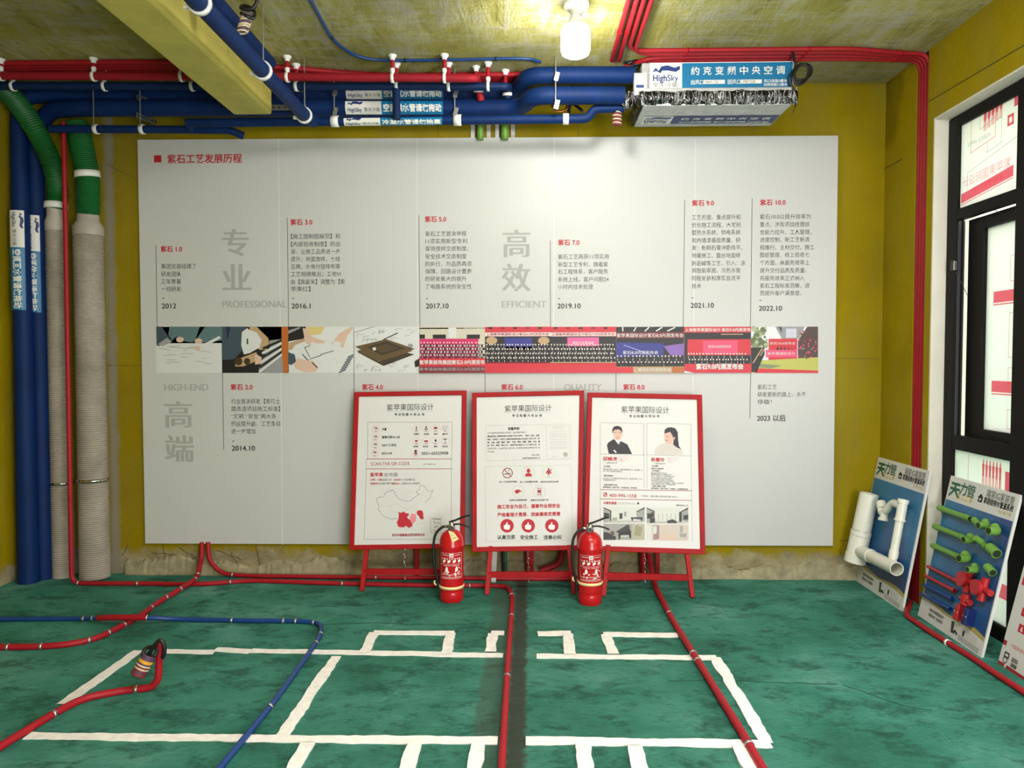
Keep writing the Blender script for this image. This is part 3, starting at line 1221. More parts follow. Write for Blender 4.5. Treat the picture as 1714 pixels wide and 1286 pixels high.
b.bar(p0, p1, 0.028, 0.012, M['poster'], up=(0, 1, 0))
tag(b.build('foam_strip'), 'narrow white foam strip standing behind the middle easel', 'strip')

# ------------------------------------------------------------------ timeline board on the back wall
BY = DW - 0.022
bt = thing('timeline_board', 'large white company timeline board of five panels on the back wall', 'display board', fy(816, 912, BY))
BS = Sheet(fy(243, 910, BY), fy(1394, 914, BY), fy(243, 234, BY))
top_l, top_r, bot_l, bot_r = fy(230, 234, BY), fy(1403, 227, BY), fy(243, 910, BY), fy(1394, 914, BY)
xs = [0.0, 0.2015, 0.401, 0.598, 0.797, 1.0]
for k in range(5):
    b = MB()
    a0, a1 = xs[k], xs[k + 1]
    g = 0.00001
    q = [bot_l.lerp(bot_r, a0 + g), bot_l.lerp(bot_r, a1 - g), top_l.lerp(top_r, a1 - g), top_l.lerp(top_r, a0 + g)]
    dz = 0.002 * (0, 1, 0, 1, 0)[k]
    f = [Vector((p.x, BY, p.z)) for p in q]
    bk = [Vector((p.x, DW - 0.009, p.z)) for p in q]
    b.add(f, [(0, 1, 2, 3)], M['board'])
    b.add([f[0], f[1], f[2], f[3], bk[0], bk[1], bk[2], bk[3]], [(1, 0, 4, 5), (2, 1, 5, 6), (3, 2, 6, 7), (0, 3, 7, 4), (7, 6, 5, 4)], M['board_edge'])
    b.build('board_panel', bt)
b = MB()
for k in range(1, 5):
    u, _ = BS.uv(bot_l.lerp(bot_r, xs[k]).x, 0)
for k, px in enumerate((466, 698, 928, 1164)):
    b2 = MB()
    BS.pline(b2, [(px, 233), (px + (816 - px) * 0.02, 911)], 1.6, M['seam_board'], 1)
    b2.build('panel_joint', bt)

b = Split('title_lettering', bt)
BS.prect(b, 258, 260, 270, 272, M['ink_red'])
BS.ptext(b, '紫石工艺发展历程', 280, 266.3, 15.8, M['ink_red'], 405, bold=0.022)


def column(line, head, hx0, hx1, hy, bx, pitch, rows, dash, date, mat_body, tail=None):
    if line:
        b = MB()
        BS.pline(b, line, 1.0, M['ink_line'], 1)
        b.build('rule_line', bt)
    if head:
        b = MB()
        BS.ptext(b, head, hx0, hy, 10.6, M['ink_red'], hx1, bold=0.03)
        b.build('heading_lettering', bt)
    if rows:
        b = MB()
        for y, tx in rows:
            BS.ptext(b, tx, bx, y, 9.2, mat_body, bx + pitch * tx_len(tx))
        b.build('body_lettering', bt)
    if date:
        b = MB()
        if dash:
            BS.prect(b, dash[0], dash[1] - 0.6, dash[0] + 3.4, dash[1] + 0.6, M['ink'])
        BS.ptext(b, date[0], date[1], date[3], 11.6, M['ink'], date[2], bold=0.018)
        b.build('date_lettering', bt)


def tx_len(t):
    n = 0.0
    for i, ch in enumerate(t):
        if ch.isascii() or ch in '“”':
            n += 0.56
        else:
            n += 1.0
    if t[-1] in '，、。':
        n -= 0.6
    return n - 0.08


S_ = M['ink_soft']
column([(261, 411), (263, 547)], '紫石 1.0', 269, 305, 417, 270, 8.45, [(446, '集团总部组建了'), (459, '研发团队'), (471.5, '三年寒暑'), (484, '一线研发')], (272, 499.5), ('2012', 271, 295, 512), S_)
column([(481, 365), (483, 547)], '紫石 3.0', 486, 523, 372, 487, 8.3,
       [(396, '【施工图制图规范】和'), (409, '【内部验收制度】的出'), (421.5, '现，让施工品质进一步'), (434, '提升；地面放样、七线'), (446.5, '五牌、水电分层排布等'), (459, '工艺相继推出；工地VI'), (472, '由【高级灰】调整为【紫'), (484, '苹果红】')], (489, 499.5), ('2016.1', 488, 520, 512), S_)
column([(701, 361), (703, 547)], '紫石 5.0', 711, 747, 367, 712, 8.7,
       [(391.5, '紫石工艺首次申报'), (404, '11项实用新型专利'), (416.5, '现场放样交底制度、'), (429.5, '安全技术交底制度'), (442, '的执行，为品质再添'), (454.5, '保障。回路设计置表'), (467, '的研发极大的提升'), (480, '了电路系统的安全性')], (713, 500), ('2017.10', 713, 751, 512), S_)
column([(921, 403), (921.5, 547)], '紫石 7.0', 934, 970, 406, 934, 8.45,
       [(430, '紫石工艺再获11项实用'), (443, '新型工艺专利，随着紫'), (455, '石工程体系，客户服务'), (468, '系统上线，客户问题24'), (480.5, '小时内技术处理')], (934, 500), ('2019.10', 933, 972, 512), S_)
column([(1146, 335), (1143.5, 547)], '紫石 9.0', 1158, 1195, 340, 1158, 8.2,
       [(364, '工艺方面，重点提升和'), (377, '优化施工流程、大宅别'), (389.5, '墅热水系统、供电系统'), (402.5, '和内墙漆基层质量，研'), (415, '发：粉刷石膏冲筋找平、'), (428, '地暖施工、露台地面砖'), (441, '防返碱等工艺，引入：涂'), (453, '鸦智能家居、冷热水管'), (466, '同程安装和厚浆自流平'), (479, '技术')], (1157, 499), ('2021.10', 1156, 1195, 511), S_)
column([(1259, 333), (1256, 547)], '紫石 10.0', 1272, 1315, 339, 1272, 8.35,
       [(363, '紫石10.0以提升效率为'), (376, '重点，涉及项目经理综'), (389, '合能力拉升、工人管理、'), (401.5, '进度控制、新工艺新流'), (414.5, '程推行、主材交付、施工'), (427, '图纸管理，线上验收七'), (440, '个方面。从服务效率上'), (453, '提升交付品质及质量，'), (466, '将服务效率正式纳入'), (478.5, '紫石工程标准范畴，进'), (491, '而提升客户满意度。')], (1271, 503), ('2022.10', 1270, 1309, 516), S_)
column([(372.5, 625), (374.5, 752)], '紫石 2.0', 386, 423, 648, 387, 8.25,
       [(672, '行业首次研发【常见土'), (684.5, '建改造项目施工标准】'), (697, '“文明”“安全”两大条'), (709.5, '例运营升级，工艺条目'), (722, '进一步增加')], (389, 738.5), ('2014.10', 388, 427, 750), S_)
column([(592.5, 625), (592.5, 700)], '紫石 4.0', 606, 641, 648, 0, 0, None, None, None, S_)
column([(812, 625), (812, 700)], '紫石 6.0', 839, 875, 648, 0, 0, None, None, None, S_)
column([(1031, 625), (1031, 700)], '紫石 8.0', 1043, 1079, 648, 0, 0, None, None, None, S_)
column([(1256.5, 625), (1255, 700)], None, 0, 0, 0, 1268, 8.15, [(648, '紫石工艺'), (660.5, '研发更新的路上，永不'), (673, '停歇！')], None, ('2023 以后', 1267, 1315, 700), S_)
for chars in ((('专', 371, 417, 406, 48), ('业', 372, 421, 465, 50), ('PROFESSIONAL', 372, 480, 509, 16)),
              (('高', 841, 888, 408, 50), ('效', 840, 888, 465, 50), ('EFFICIENT', 840, 915, 509, 16)),
              (('HIGH-END', 275, 349, 648, 16), ('高', 275, 322, 694, 48), ('端', 276, 325, 751, 48)),
              (('QUALITY', 944, 1007, 648, 16),)):
    b = MB()
    for ch, x0, x1, yc, em in chars:
        BS.ptext(b, ch, x0, yc, em, M['ink_grey'], x1, wide=0.026)
    b.build('watermark_lettering', bt)


# printed photographs on the timeline
def pm(name, rgb):
    k = 'ph_' + name
    if k not in M:
        M[k] = plain('print_' + name, rgb, 0.5)
    return M[k]


PW = pm('paper', (206, 208, 206))
PK = pm('black', (20, 18, 22))
PD = pm('slate', (58, 74, 86))
PT = pm('teal', (84, 112, 116))
PR = pm('red', (196, 36, 52))
PDR = pm('darkred', (120, 22, 34))
PM_ = pm('magenta', (196, 30, 96))
PB = pm('blue', (40, 44, 130))
PS = pm('skin', (206, 176, 156))
PBR = pm('brown', (92, 74, 46))
PBR2 = pm('umber', (58, 46, 28))
PTN = pm('tan', (180, 150, 112))
POR = pm('orange', (176, 96, 36))
PG = pm('green', (120, 134, 96))
PGR = pm('grass', (176, 176, 84))
PGY = pm('grey', (140, 142, 144))
PH = pm('face', (228, 214, 206))
PE_ = [262, 372, 482.5, 592.5, 702.5, 812, 921, 1031, 1145, 1257, 1369]


class Photo:
    def __init__(s, k):
        s.x0, s.x1, s.y0, s.y1 = PE_[k], PE_[k + 1], 547.0, 624.5
        s.b = MB()

    def q(s, u, v):
        return (s.x0 + (s.x1 - s.x0) * u, s.y0 + (s.y1 - s.y0) * v)

    def R(s, u0, v0, u1, v1, m, l=2):
        a, c = s.q(u0, v0), s.q(u1, v1)
        BS.prect(s.b, a[0], a[1], c[0], c[1], m, l)

    def P(s, pts, m, l=3):
        BS.ppoly(s.b, [s.q(*p) for p in pts], m, l)

    def L(s, pts, wpx, m, l=4):
        BS.pline(s.b, [s.q(*p) for p in pts], wpx, m, l)

    def E(s, u, v, ru, m, l=3, rv=None, n=10):
        x, y = s.q(u, v)
        BS.pdisc(s.b, x, y, ru * (s.x1 - s.x0), m, l, (rv if rv else ru) * (s.x1 - s.x0), n)

    def T(s, tx, u0, u1, v, em, m, l=5, bold=0.02):
        x, y = s.q(u0, v)
        BS.ptext(s.b, tx, x, y, em, m, s.q(u1, v)[0], bold=bold, layer=l)

    def crowd(s, u0, u1, v0, v1, rows, per, dress=PK, l=4):
        for r in range(rows):
            for k in range(per):
                u = u0 + (u1 - u0) * (k + 0.5 + (r % 2) * 0.4 + random.uniform(-.15, .15)) / (per + 0.5)
                v = v0 + (v1 - v0) * (r + 0.2) / rows
                hh = (v1 - v0) / rows
                s.P([(u - 0.022, v + hh * 1.5), (u - 0.02, v + 0.05), (u + 0.02, v + 0.05), (u + 0.022, v + hh * 1.5)], dress, l + r * 3)
                s.E(u, v + 0.01, 0.0105, PH, l + 1 + r * 3, 0.013, 7)
                if k % 2 == 0:
                    s.P([(u - 0.004, v + 0.06), (u + 0.004, v + 0.06), (u + 0.001, v + 0.14)], PH, l + 2 + r * 3)

    def done(s):
        return s.b.build('printed_photo', bt)


random.seed(21)
p = Photo(0)
p.R(0, 0, 1, 1, PW)
p.R(0, 0, 1, .36, pm('haze', (168, 186, 182)))
p.P([(0, 0), (.08, 0), (.2, .25), (.24, .33), (.03, .42), (0, .40)], PD)
p.P([(.2, 0), (.66, 0), (.60, .25), (.55, .34), (.44, .32), (.30, .22), (.24, .30), (.18, .18)], PT)
p.P([(.74, 0), (1, 0), (1, .3), (.86, .32), (.70, .34), (.62, .24)], PT)
p.P([(.02, .38), (.16, .24), (.24, .32), (.1, .42)], pm('cuff', (150, 150, 150)), 4)
for u, v, r in ((.36, .28, .06), (.64, .31, .06), (.62, .46, .05)):
    p.E(u, v, r, PS, 5, r * .7)
p.P([(.68, .4), (.96, .2), (.98, .25), (.70, .46)], PW, 5)
for k in range(16):
    u, v = random.uniform(.02, .8), random.uniform(.42, .85)
    p.L([(u, v), (u + random.uniform(.05, .2), v + random.uniform(-.04, .05))], 0.7, PGY)
p.done()
p = Photo(1)
p.R(0, 0, 1, 1, PK)
p.P([(0, 0), (.36, 0), (.32, .5), (.18, .7), (0, .72)], PD)
p.P([(.06, 0), (.13, 0), (.08, .3)], pm('navy', (28, 32, 76)), 4)
p.R(.5, 0, 1, .3, pm('dusk', (188, 172, 140)))
p.P([(.42, 0), (.52, 0), (.7, .25), (.72, .5), (.56, .5), (.4, .2)], PTN, 3)
p.P([(.55, .95), (.72, .3), (1, .25), (1, 1), (.55, 1)], PGY, 3)
for k in range(6):
    p.P([(.56 + k * .01, .95 - k * .1), (.93, .55 - k * .06), (.93, .6 - k * .06), (.57 + k * .01, 1 - k * .1)], PK if k % 2 else PW, 4)
p.P([(.9, .0), (1, .0), (1, 1), (.93, 1), (.9, .5)], POR, 5)
pts = [(.30, .12), (.38, .03), (.40, .06), (.52, .12), (.6, .28), (.57, .45), (.42, .57), (.33, .6), (.29, .4)]
p.P(pts, PW, 6)
p.R(.375, .26, .395, .38, PK, 7)
p.P([(.2, .72), (.52, .55), (.56, .72), (.32, .86), (.2, .86)], PTN, 6)
p.E(.25, .75, .06, PBR2, 7, .062)
p.E(.38, .75, .05, PBR2, 7, .052)
p.P([(.5, .58), (.6, .66), (.6, .8), (.5, .82)], PS, 7)
p.done()
p = Photo(2)
p.R(0, 0, 1, 1, PW)
p.P([(.27, 0), (.56, 0), (.5, .16), (.3, .2)], pm('sun', (206, 184, 120)))
p.P([(0, 0), (.27, 0), (.24, .26), (.0, .32)], PK, 4)
p.P([(0, .08), (.17, .01), (.19, .03), (.0, .16)], PGY, 5)
p.P([(.22, .03), (.30, .05), (.34, .2), (.56, .32), (.55, .36), (.45, .36), (.36, .33), (.33, .42), (.26, .33)], PS, 5)
p.P([(0, .36), (.22, .26), (.28, .3), (.1, .4), (.06, .5), (0, .5)], PTN, 4)
p.P([(.0, .55), (.1, .6), (.12, .75), (.05, .83), (0, .8)], PD, 5)
p.P([(.08, .8), (.14, .68), (.28, .72), (.38, .74), (.46, .88), (.42, .98), (.24, .98), (.12, .9)], PS, 5)
p.P([(.96, 0), (1, .02), (.9, .2), (.84, .45), (.8, .44), (.8, .34), (.7, .3), (.66, .42), (.66, .36), (.78, .14)], PS, 5)
p.L([(.25, .45), (.34, .41)], 1, PK)
p.L([(.25, .45), (.33, .66)], 1, PK)
p.L([(.33, .70), (.5, .62), (.5, .60), (.69, .52)], 1, PK)
p.L([(.22, .6), (.3, .72)], 1.4, PK, 6)
p.L([(.37, .78), (.44, .88)], 1.6, PK, 7)
for r in range(7):
    for k in range(6):
        u = .97 - r * .022 - k * .0 + k * .018 - .06
        v = .64 + r * .055 - k * .012
        if u < .99:
            p.P([(u, v), (u + .014, v), (u + .006, v + .036), (u - .008, v + .036)], PD, 4)
p.done()
p = Photo(3)
p.R(0, 0, 1, 1, PW)
random.seed(5)
for k in range(34):
    u, v = random.uniform(.02, .9), random.choice((random.uniform(.03, .3), random.uniform(.75, .95)))
    p.L([(u, v), (u + random.uniform(.02, .1), v + random.uniform(-.02, .03))], 0.6, PGY)
    p.L([(u, v), (u + random.uniform(-.01, .01), v + random.uniform(.02, .08))], 0.6, PGY)
p.L([(.0, .13), (.3, .0)], 1.2, PGY)
p.L([(.45, .28), (.66, .14)], 1.8, PD)
p.P([(.05, .55), (.45, .85), (.92, .6), (.5, .45)], PBR2, 4)
p.P([(.04, .52), (.38, .76), (.9, .52), (.5, .4)], PBR, 5)
p.P([(.02, .43), (.49, .27), (.93, .48), (.4, .72)], PBR, 6)
p.P([(.2, .44), (.49, .31), (.78, .47), (.42, .62)], PBR2, 7)
p.P([(.3, .45), (.5, .37), (.66, .47), (.42, .57)], pm('earth', (74, 60, 34)), 8)
p.P([(.28, .46), (.33, .44), (.34, .5), (.3, .52)], PW, 9)
p.E(.86, .41, .04, PGY, 8, .03)
p.P([(.92, .75), (1, .68), (1, .85), (.93, .88)], PK, 4)
p.done()
p = Photo(4)
p.R(0, 0, 1, 1, pm('stone', (196, 190, 172)))
p.R(0, .02, 1, .05, PD)
for u in (0, .2, .72):
    p.R(u, .17, u + (.08 if u == 0 else .2), .26, PK, 3)
p.R(.44, .02, .56, .24, PW, 3)
p.R(0, .26, .9, .72, PM_, 3)
p.R(0, .68, 1, .86, PR, 28)
p.R(0, .86, 1, 1, PDR, 28)
p.crowd(0.0, 1.0, .32, .66, 5, 20, pm('plum', (38, 20, 34)))
p.T('紫苹果装饰集团紫石5.0内测发布', 0.0, 1.0, .77, 8.0, PW, 30, .03)
p.T('紫苹果装饰集团紫石5.0内测发布', 0.0, 1.0, .92, 6.0, PGY, 30, .02)
p.done()
for k, bannercol, back in ((5, PB, None), (6, PM_, None)):
    p = Photo(k)
    p.R(0, 0, 1, 1, PK)
    p.R(0, 0, 1, .12, PR, 3)
    for j in range(5):
        p.R(.05 + j * .19, .01, .11 + j * .19, .05, PDR if j % 2 else PK, 4)
    p.R(0, .12, 1, .21, pm('glow', (232, 200, 200)), 4)
    p.T('上海紫苹果国际设计紫石%d.0内测发布会' % (k + 1), .02, .98, .165, 5.0, PDR, 6, .01)
    if k == 5:
        p.R(.3, .24, .72, .5, PB, 4)
        p.E(.1, .3, .09, PTN, 4, .06)
        p.E(.9, .3, .09, PTN, 4, .06)
    else:
        p.R(.26, .23, .74, .42, pm('pink', (222, 90, 150)), 4)
        p.T('紫石工艺发布会', .34, .66, .35, 4.5, PW, 6)
    p.crowd(0, 1, .36, .74, 4, 22)
    p.R(0, .78, 1, 1, PR, 28)
    p.R(0, .76, 1, .79, PTN if k == 6 else PDR, 28)
    p.done()
p = Photo(7)
p.R(0, 0, 1, 1, PK)
for j in range(5):
    p.L([(.1 + j * .19, .02), (.1 + j * .165, .09)], 2.0, PW, 4)
p.R(0, .12, 1, .25, PDR, 3)
p.T('紫苹果国际设计紫石8.0内测发布会', .01, .99, .19, 7.2, PW, 5, .01)
p.P([(0, .34), (.7, .36), (.7, .62), (0, .66)], PB, 3)
p.P([(.7, .42), (1, .36), (1, .62), (.8, .62)], pm('lilac', (128, 92, 170)), 3)
p.L([(.12, .4), (.5, .6)], 1.2, pm('sky', (150, 160, 220)), 5)
p.T('紫石8.0内测发布会', .1, .62, .56, 6.4, PW, 5, .01)
p.crowd(0, 1, .6, .86, 2, 18)
for j in range(6):
    p.E(.1 + j * .17, .84, .07, PK, 20, .045)
p.R(0, .86, 1, 1, PTN, 22)
p.R(0, .87, .25, 1, PR, 24)
p.R(.82, .87, 1, 1, POR, 24)
p.T('紫石8.0内测发布会', .32, .8, .93, 5.5, PW, 26, .02)
p.done()
p = Photo(8)
p.R(0, 0, 1, 1, PK)
p.R(0, 0, 1, .13, PR, 3)
p.T('上海紫苹果国际设计·紫石9.0内测发布', .01, .99, .07, 6.4, PW, 5, .02)
p.R(.55, .155, .88, .175, PTN, 3)
p.R(.05, .27, 1, .62, PR, 3)
p.R(.28, .30, .8, .6, pm('rose', (216, 70, 110)), 4)
p.T('紫石9.0内测发布会', .36, .7, .43, 5.0, PW, 6, .01)
p.crowd(.04, .96, .55, .8, 2, 20)
p.R(0, .80, 1, 1, PR, 22)
p.P([(0, .95), (.14, 1), (0, 1)], PW, 24)
p.T('紫石9.0内测发布会', .17, .88, .86, 10.5, PW, 26, .05)
p.done()
p = Photo(9)
p.R(0, 0, 1, 1, pm('skyw', (214, 216, 220)))
random.seed(4)
for k in range(46):
    p.E(random.uniform(.02, .24), random.uniform(.03, .42), random.uniform(.02, .05), random.choice((PG, pm('leaf', (86, 100, 66)), pm('leaf2', (158, 170, 136)))), 4 + k * .05, None, 6)
p.P([(.36, 0), (.8, 0), (.72, .26), (.46, .26)], PGY, 3)
p.P([(.4, 0), (.46, .14), (.46, 0)], PD, 4)
p.R(.52, .04, .68, .24, pm('pane', (190, 190, 206)), 4)
p.P([(.7, .3), (.84, 0), (1, 0), (1, .8), (.7, .7)], pm('hedge', (70, 52, 48)), 4)
for k in range(40):
    p.E(random.uniform(.72, .99), random.uniform(.1, .72), .014, random.choice((PR, PDR, PG, pm('rose', (216, 70, 110)))), 5 + k * .05, None, 5)
p.R(.26, .26, .69, .74, PR, 5)
p.R(.22, .5, .69, .66, pm('rose', (216, 70, 110)), 6)
p.T('紫石10.0发布会', .28, .66, .36, 5.0, PW, 8, .0)
p.T('紫苹果国际设计', .24, .66, .58, 5.5, PW, 8, .0)
for k in range(5):
    p.P([(.37 + k * .06, .5), (.4 + k * .05, .42), (.42 + k * .05, .5)], PK, 9)
p.P([(0, .74), (1, .66), (1, 1), (0, 1)], PGR, 6)
p.P([(.12, .8), (.46, .84), (.3, .9), (.1, .88)], PG, 7)
p.P([(0, .45), (.2, .45), (.2, .6), (.08, .98), (0, .98)], PK, 8)
p.L([(.03, .78), (.16, .48)], 2, PTN, 9)
p.L([(.14, .62), (.22, .42)], 1.6, PTN, 9)
p.P([(.1, .9), (1, .95), (1, 1), (.05, 1)], PR, 8)
p.done()


# ------------------------------------------------------------------ easels with posters
def easel(label, TLp, TRp, BLp, BRp, legs, dBL, dBR, dT, bar_w, rear_px, chain_px):
    BL, BR = fy(BLp[0], BLp[1], dBL), fy(BRp[0], BRp[1], dBR)
    TL = fy(TLp[0], TLp[1], dBL + dT)
    TR = TL + (BR - BL) * ((fy(TRp[0], TRp[1], dBR + dT) - TL).length / (BR - BL).length)
    t = thing('easel_sign', label, 'easel', Vector(((BL.x + BR.x) / 2, (BL.y + BR.y) / 2, 0)), 'red easels with posters')
    N = (BR - BL).cross(TL - BL).normalized()
    if N.y > 0:
        N = -N
    q = [BL, BR, TR, TL]
    cen = (BL + BR + TR + TL) / 4
    b = MB()
    iw = []
    for p_ in q:
        du = (BR - BL).normalized()
        dv = (TL - BL).normalized()
        r = p_.copy()
        r += du * (bar_w if (p_ - cen).dot(du) < 0 else -bar_w)
        r += dv * (bar_w if (p_ - cen).dot(dv) < 0 else -bar_w)
        iw.append(r)
    dep = 0.028
    vs = [p_ for p_ in q] + [p_ for p_ in iw] + [p_ - N * dep for p_ in q] + [p_ - N * dep for p_ in iw]
    fs = []
    for i in range(4):
        j = (i + 1) % 4
        fs += [(i, j, 4 + j, 4 + i), (8 + j, 8 + i, 12 + i, 12 + j), (i, 8 + i, 8 + j, j), (4 + i, 4 + j, 12 + j, 12 + i)]
    b.add(vs, fs, M['red_frame'])
    b.build('frame', t, bevel=0.003)
    b = MB()
    k = 0.010
    f = [p_ - N * k for p_ in iw]
    g = [p_ - N * (k + 0.006) for p_ in iw]
    b.hexa([g[0], g[1], g[2], g[3], f[0], f[1], f[2], f[3]], M['poster'])
    b.build('poster_sheet', t)
    sh = Sheet(f[0], f[1], f[3])
    if sh.N.dot(N) < 0:
        sh.N = -sh.N
    feet, tops = [], []
    for (tx, ty, bx, by) in legs:
        foot = fz(bx, by, 0.0)
        topp = fy(tx, ty, (dBL + dBR) / 2 + 0.012)
        b = MB()
        d = topp + (topp - foot).normalized() * 0.03
        b.bar(foot, d, 0.024, 0.024, M['red_frame'], up=(0, 1, 0))
        b.build('leg', t, bevel=0.002)
        feet.append(foot)
        tops.append(topp)
    a = feet[0].lerp(tops[0], 0.45)
    c = feet[1].lerp(tops[1], 0.45)
    b = MB()
    b.bar(a, c, 0.024, 0.030, M['red_frame'])
    b.build('crossbar', t, bevel=0.002)
    p0 = fy(rear_px, 900, DW - 0.075)
    p1 = Vector((p0.x, DW - 0.05, 0.0))
    b = MB()
    hi = (TL + TR) / 2 - N * 0.035
    hi.z = 0.9
    b.bar(Vector((p0.x, p1.y - 0.012, 0.0)), Vector((p0.x, hi.y + 0.02, 0.9)), 0.024, 0.018, M['red_frame'], up=(0, 1, 0))
    b.build('rear_leg', t, bevel=0.002)
    # chain between crossbar and rear leg
    b = MB()
    c0 = fy(chain_px, 915, dBL + 0.06)
    c1 = fy(chain_px + 2, 975, dBL + 0.05)
    c1.z = max(0.03, c1.z)
    n = 9
    for i in range(n):
        pc = c0.lerp(c1, i / (n - 1))
        pts = []
        for kx in range(9):
            a_ = kx / 8 * 2 * math.pi
            if i % 2:
                pts.append(pc + Vector((0.006 * math.cos(a_), 0, 0.014 * math.sin(a_))))
            else:
                pts.append(pc + Vector((0, 0.006 * math.cos(a_), 0.014 * math.sin(a_))))
        b.tube(pts, 0.0018, M['steel'], 6, False)
    b.build('chain', t)
    return t, sh


t1, S1 = easel('left red easel with the China map poster', (593, 656.5), (781, 656), (584.5, 921), (777.5, 918), ((614, 918, 606, 990), (745, 918, 757, 990)), 4.09, 4.11, 0.11, 0.026, 697, 676)
t2, S2 = easel('middle red easel with the safety thumbs-up poster', (790, 657.5), (978, 657), (790, 924.5), (974, 921), ((821, 922, 815, 996), (953, 922, 961, 994)), 4.05, 4.06, 0.13, 0.026, 890, 883)
t3, S3 = easel('right red easel with the two designer portraits poster', (983.5, 657), (1175.5, 659), (976, 922), (1181, 928.5), ((1017, 922, 1010, 998), (1150, 927, 1159, 1001)), 4.05, 4.03, 0.13, 0.027, 1101, 1078)


def head_block(sh, b, x0, x1, yt, s0, s1, ys):
    sh.ptext(b, '紫苹果国际设计', x0, yt, 12.2, M['ink'], x1)
    yd = (yt + ys) / 2 + 0.8
    sh.pline(b, [(x0, yd), (x1, yd)], 0.4, M['ink_light'])
    k = (s1 - s0) / 8.2
    for i, ch in enumerate(['专', '注', '别', '墅', '大', '宅', '20', '年']):
        sh.ptext(b, ch, s0 + k * (i + (.15 if i == 7 else 0)), ys, 5.0, M['ink'], bold=0.025)


# --- poster 1
b = MB()
head_block(S1, b, 647.5, 726, 682.4, 660, 712.5, 694)
b.build('heading_lettering', t1)
b = MB()
S1.pline(b, [(615.6, 768.6), (615.6, 707), (757, 707), (756, 768.6)], 0.5, M['ink_line'])
S1.pline(b, [(613.6, 768.6), (756, 768.6)], 0.9, M['ink_dark_red'])
S1.pline(b, [(613.4, 785), (755.6, 785)], 0.9, M['ink_dark_red'])
S1.pline(b, [(613.3, 768.6), (609.6, 903), (755.5, 903), (755.5, 768.6)], 0.45, M['ink_line'])
b.build('rule_lines', t1)
b = MB()
for x, y in ((629, 718), (628.3, 732), (628, 745.5), (627, 759), (697, 717.5), (713.3, 717.5), (729.2, 717.5), (745.2, 717.5), (697, 738.5), (713.3, 738.5), (729, 738.5), (745, 738.5), (695.8, 758.5)):
    S1.pcircle(b, x, y, 6.4, 0.35, M['ink_pink'])
    S1.pdisc(b, x, y + 4.0, 2.6, M['ink_soft'], 2, 0.5, 8)
S1.pline(b, [(696, 720), (697, 714), (698.2, 720)], 0.8, M['ink'], 2)
S1.pdisc(b, 713.3, 715.2, 1.5, M['ink'], 2)
S1.prect(b, 710.6, 717.6, 716, 719.4, M['ink'], 2)
S1.ppoly(b, [(725.8, 718.6), (726.5, 715.5), (729.4, 714.2), (732, 715.6), (732.8, 718)], M['ink_dark_red'], 2)
S1.pbox(b, 742, 714, 748, 718.6, 0.5, M['ink_soft'], 2)
S1.prect(b, 694.4, 737, 699.4, 739.6, M['ink_dark_red'], 2)
S1.ppoly(b, [(709.6, 740), (710, 737.6), (716, 737.2), (717, 740)], M['ink_dark_red'], 2)
S1.ppoly(b, [(727.4, 736), (731, 736), (730.6, 738.6), (729.2, 740.2), (727.8, 738.6)], M['ink'], 2)
S1.pline(b, [(742.4, 735.6), (747.4, 735.2)], 1.2, M['ink'], 2)
S1.pline(b, [(745.2, 736), (745.2, 741)], 0.8, M['ink'], 2)
S1.pdisc(b, 695.8, 755.6, 2.2, M['ink'], 2)
S1.ppoly(b, [(692.6, 760.6), (693.6, 758), (698, 758), (699.2, 760.6)], M['ink_dark_red'], 2)
for k, (x, y) in enumerate(((629, 717), (628.3, 731), (628, 744), (627, 757.4))):
    S1.pline(b, [(x - 3.6, y + 1.2), (x - 2, y - 1.6), (x + 1.6, y - 1.8), (x + 3.6, y + 1)], 0.7, M['ink_dark_red'], 2)
    S1.prect(b, x - 1.2, y - .4, x + 2.4, y + 1.4, M['ink_soft'], 2)
b.build('pictograms', t1)
b = Split('detail_lettering', t1)
for tx, x0, x1, y in (('孙鑫', 639.6, 647.2, 718.7), ('翡翠天际V6-102', 639.3, 669.6, 732.2), ('200个工作日', 638.8, 663, 745.6), ('2023.4.8', 638.6, 656.2, 759)):
    S1.ptext(b, tx, x0, y, 4.6, M['ink'], x1, bold=0.035)
for tx, x, y in (('张景伟', 697, 726.8), ('汪成诚', 713.3, 726.8), ('朱伟', 729.2, 726.8), ('董守珍', 745.2, 726.8), ('李明珍', 696, 747.7), ('夏玉珍', 712.6, 747.7), ('胡明', 728.8, 747.7), ('李玉林', 745, 747.7)):
    S1.ptext(b, tx, x, y, 3.0, M['ink'], bold=0.03, center=True)
S1.ptext(b, '0551-65523908', 705.8, 759, 6.6, M['ink'], 750.3, bold=0.02)
S1.ptext(b, '上好下好都好上海', 707, 777.6, 2.6, M['ink_soft'], 729.5)
b = Split('slogan_lettering', t1)
S1.ptext(b, 'SCAN THE QR CODE', 620.4, 776.6, 7.6, M['ink_dark_red'], 685.7, bold=-0.015)
S1.ptext(b, '紫苹果', 619.6, 795, 7.2, M['ink_red'], 641.4, bold=0.03)
S1.ptext(b, '在中国', 643, 795, 7.2, M['ink_soft'], 665)
S1.ptext(b, '19年', 620, 803.4, 3.8, M['ink_red'], 628.5, bold=0.03)
S1.ptext(b, '13家', 632, 803.4, 3.8, M['ink_red'], 639.6, bold=0.03)
S1.ptext(b, '直营公司', 640.2, 803.4, 3.8, M['ink_soft'], 655)
S1.ptext(b, '30000+', 659, 803.4, 3.8, M['ink_red'], 673, bold=0.03)
S1.ptext(b, '大宅别墅作品', 674, 803.4, 3.8, M['ink_soft'], 695)
S1.ptext(b, '连续9年', 620, 809.7, 3.8, M['ink_red'], 633, bold=0.03)
S1.ptext(b, '向头部客户推荐率', 633.6, 809.7, 3.8, M['ink_soft'], 655.5)
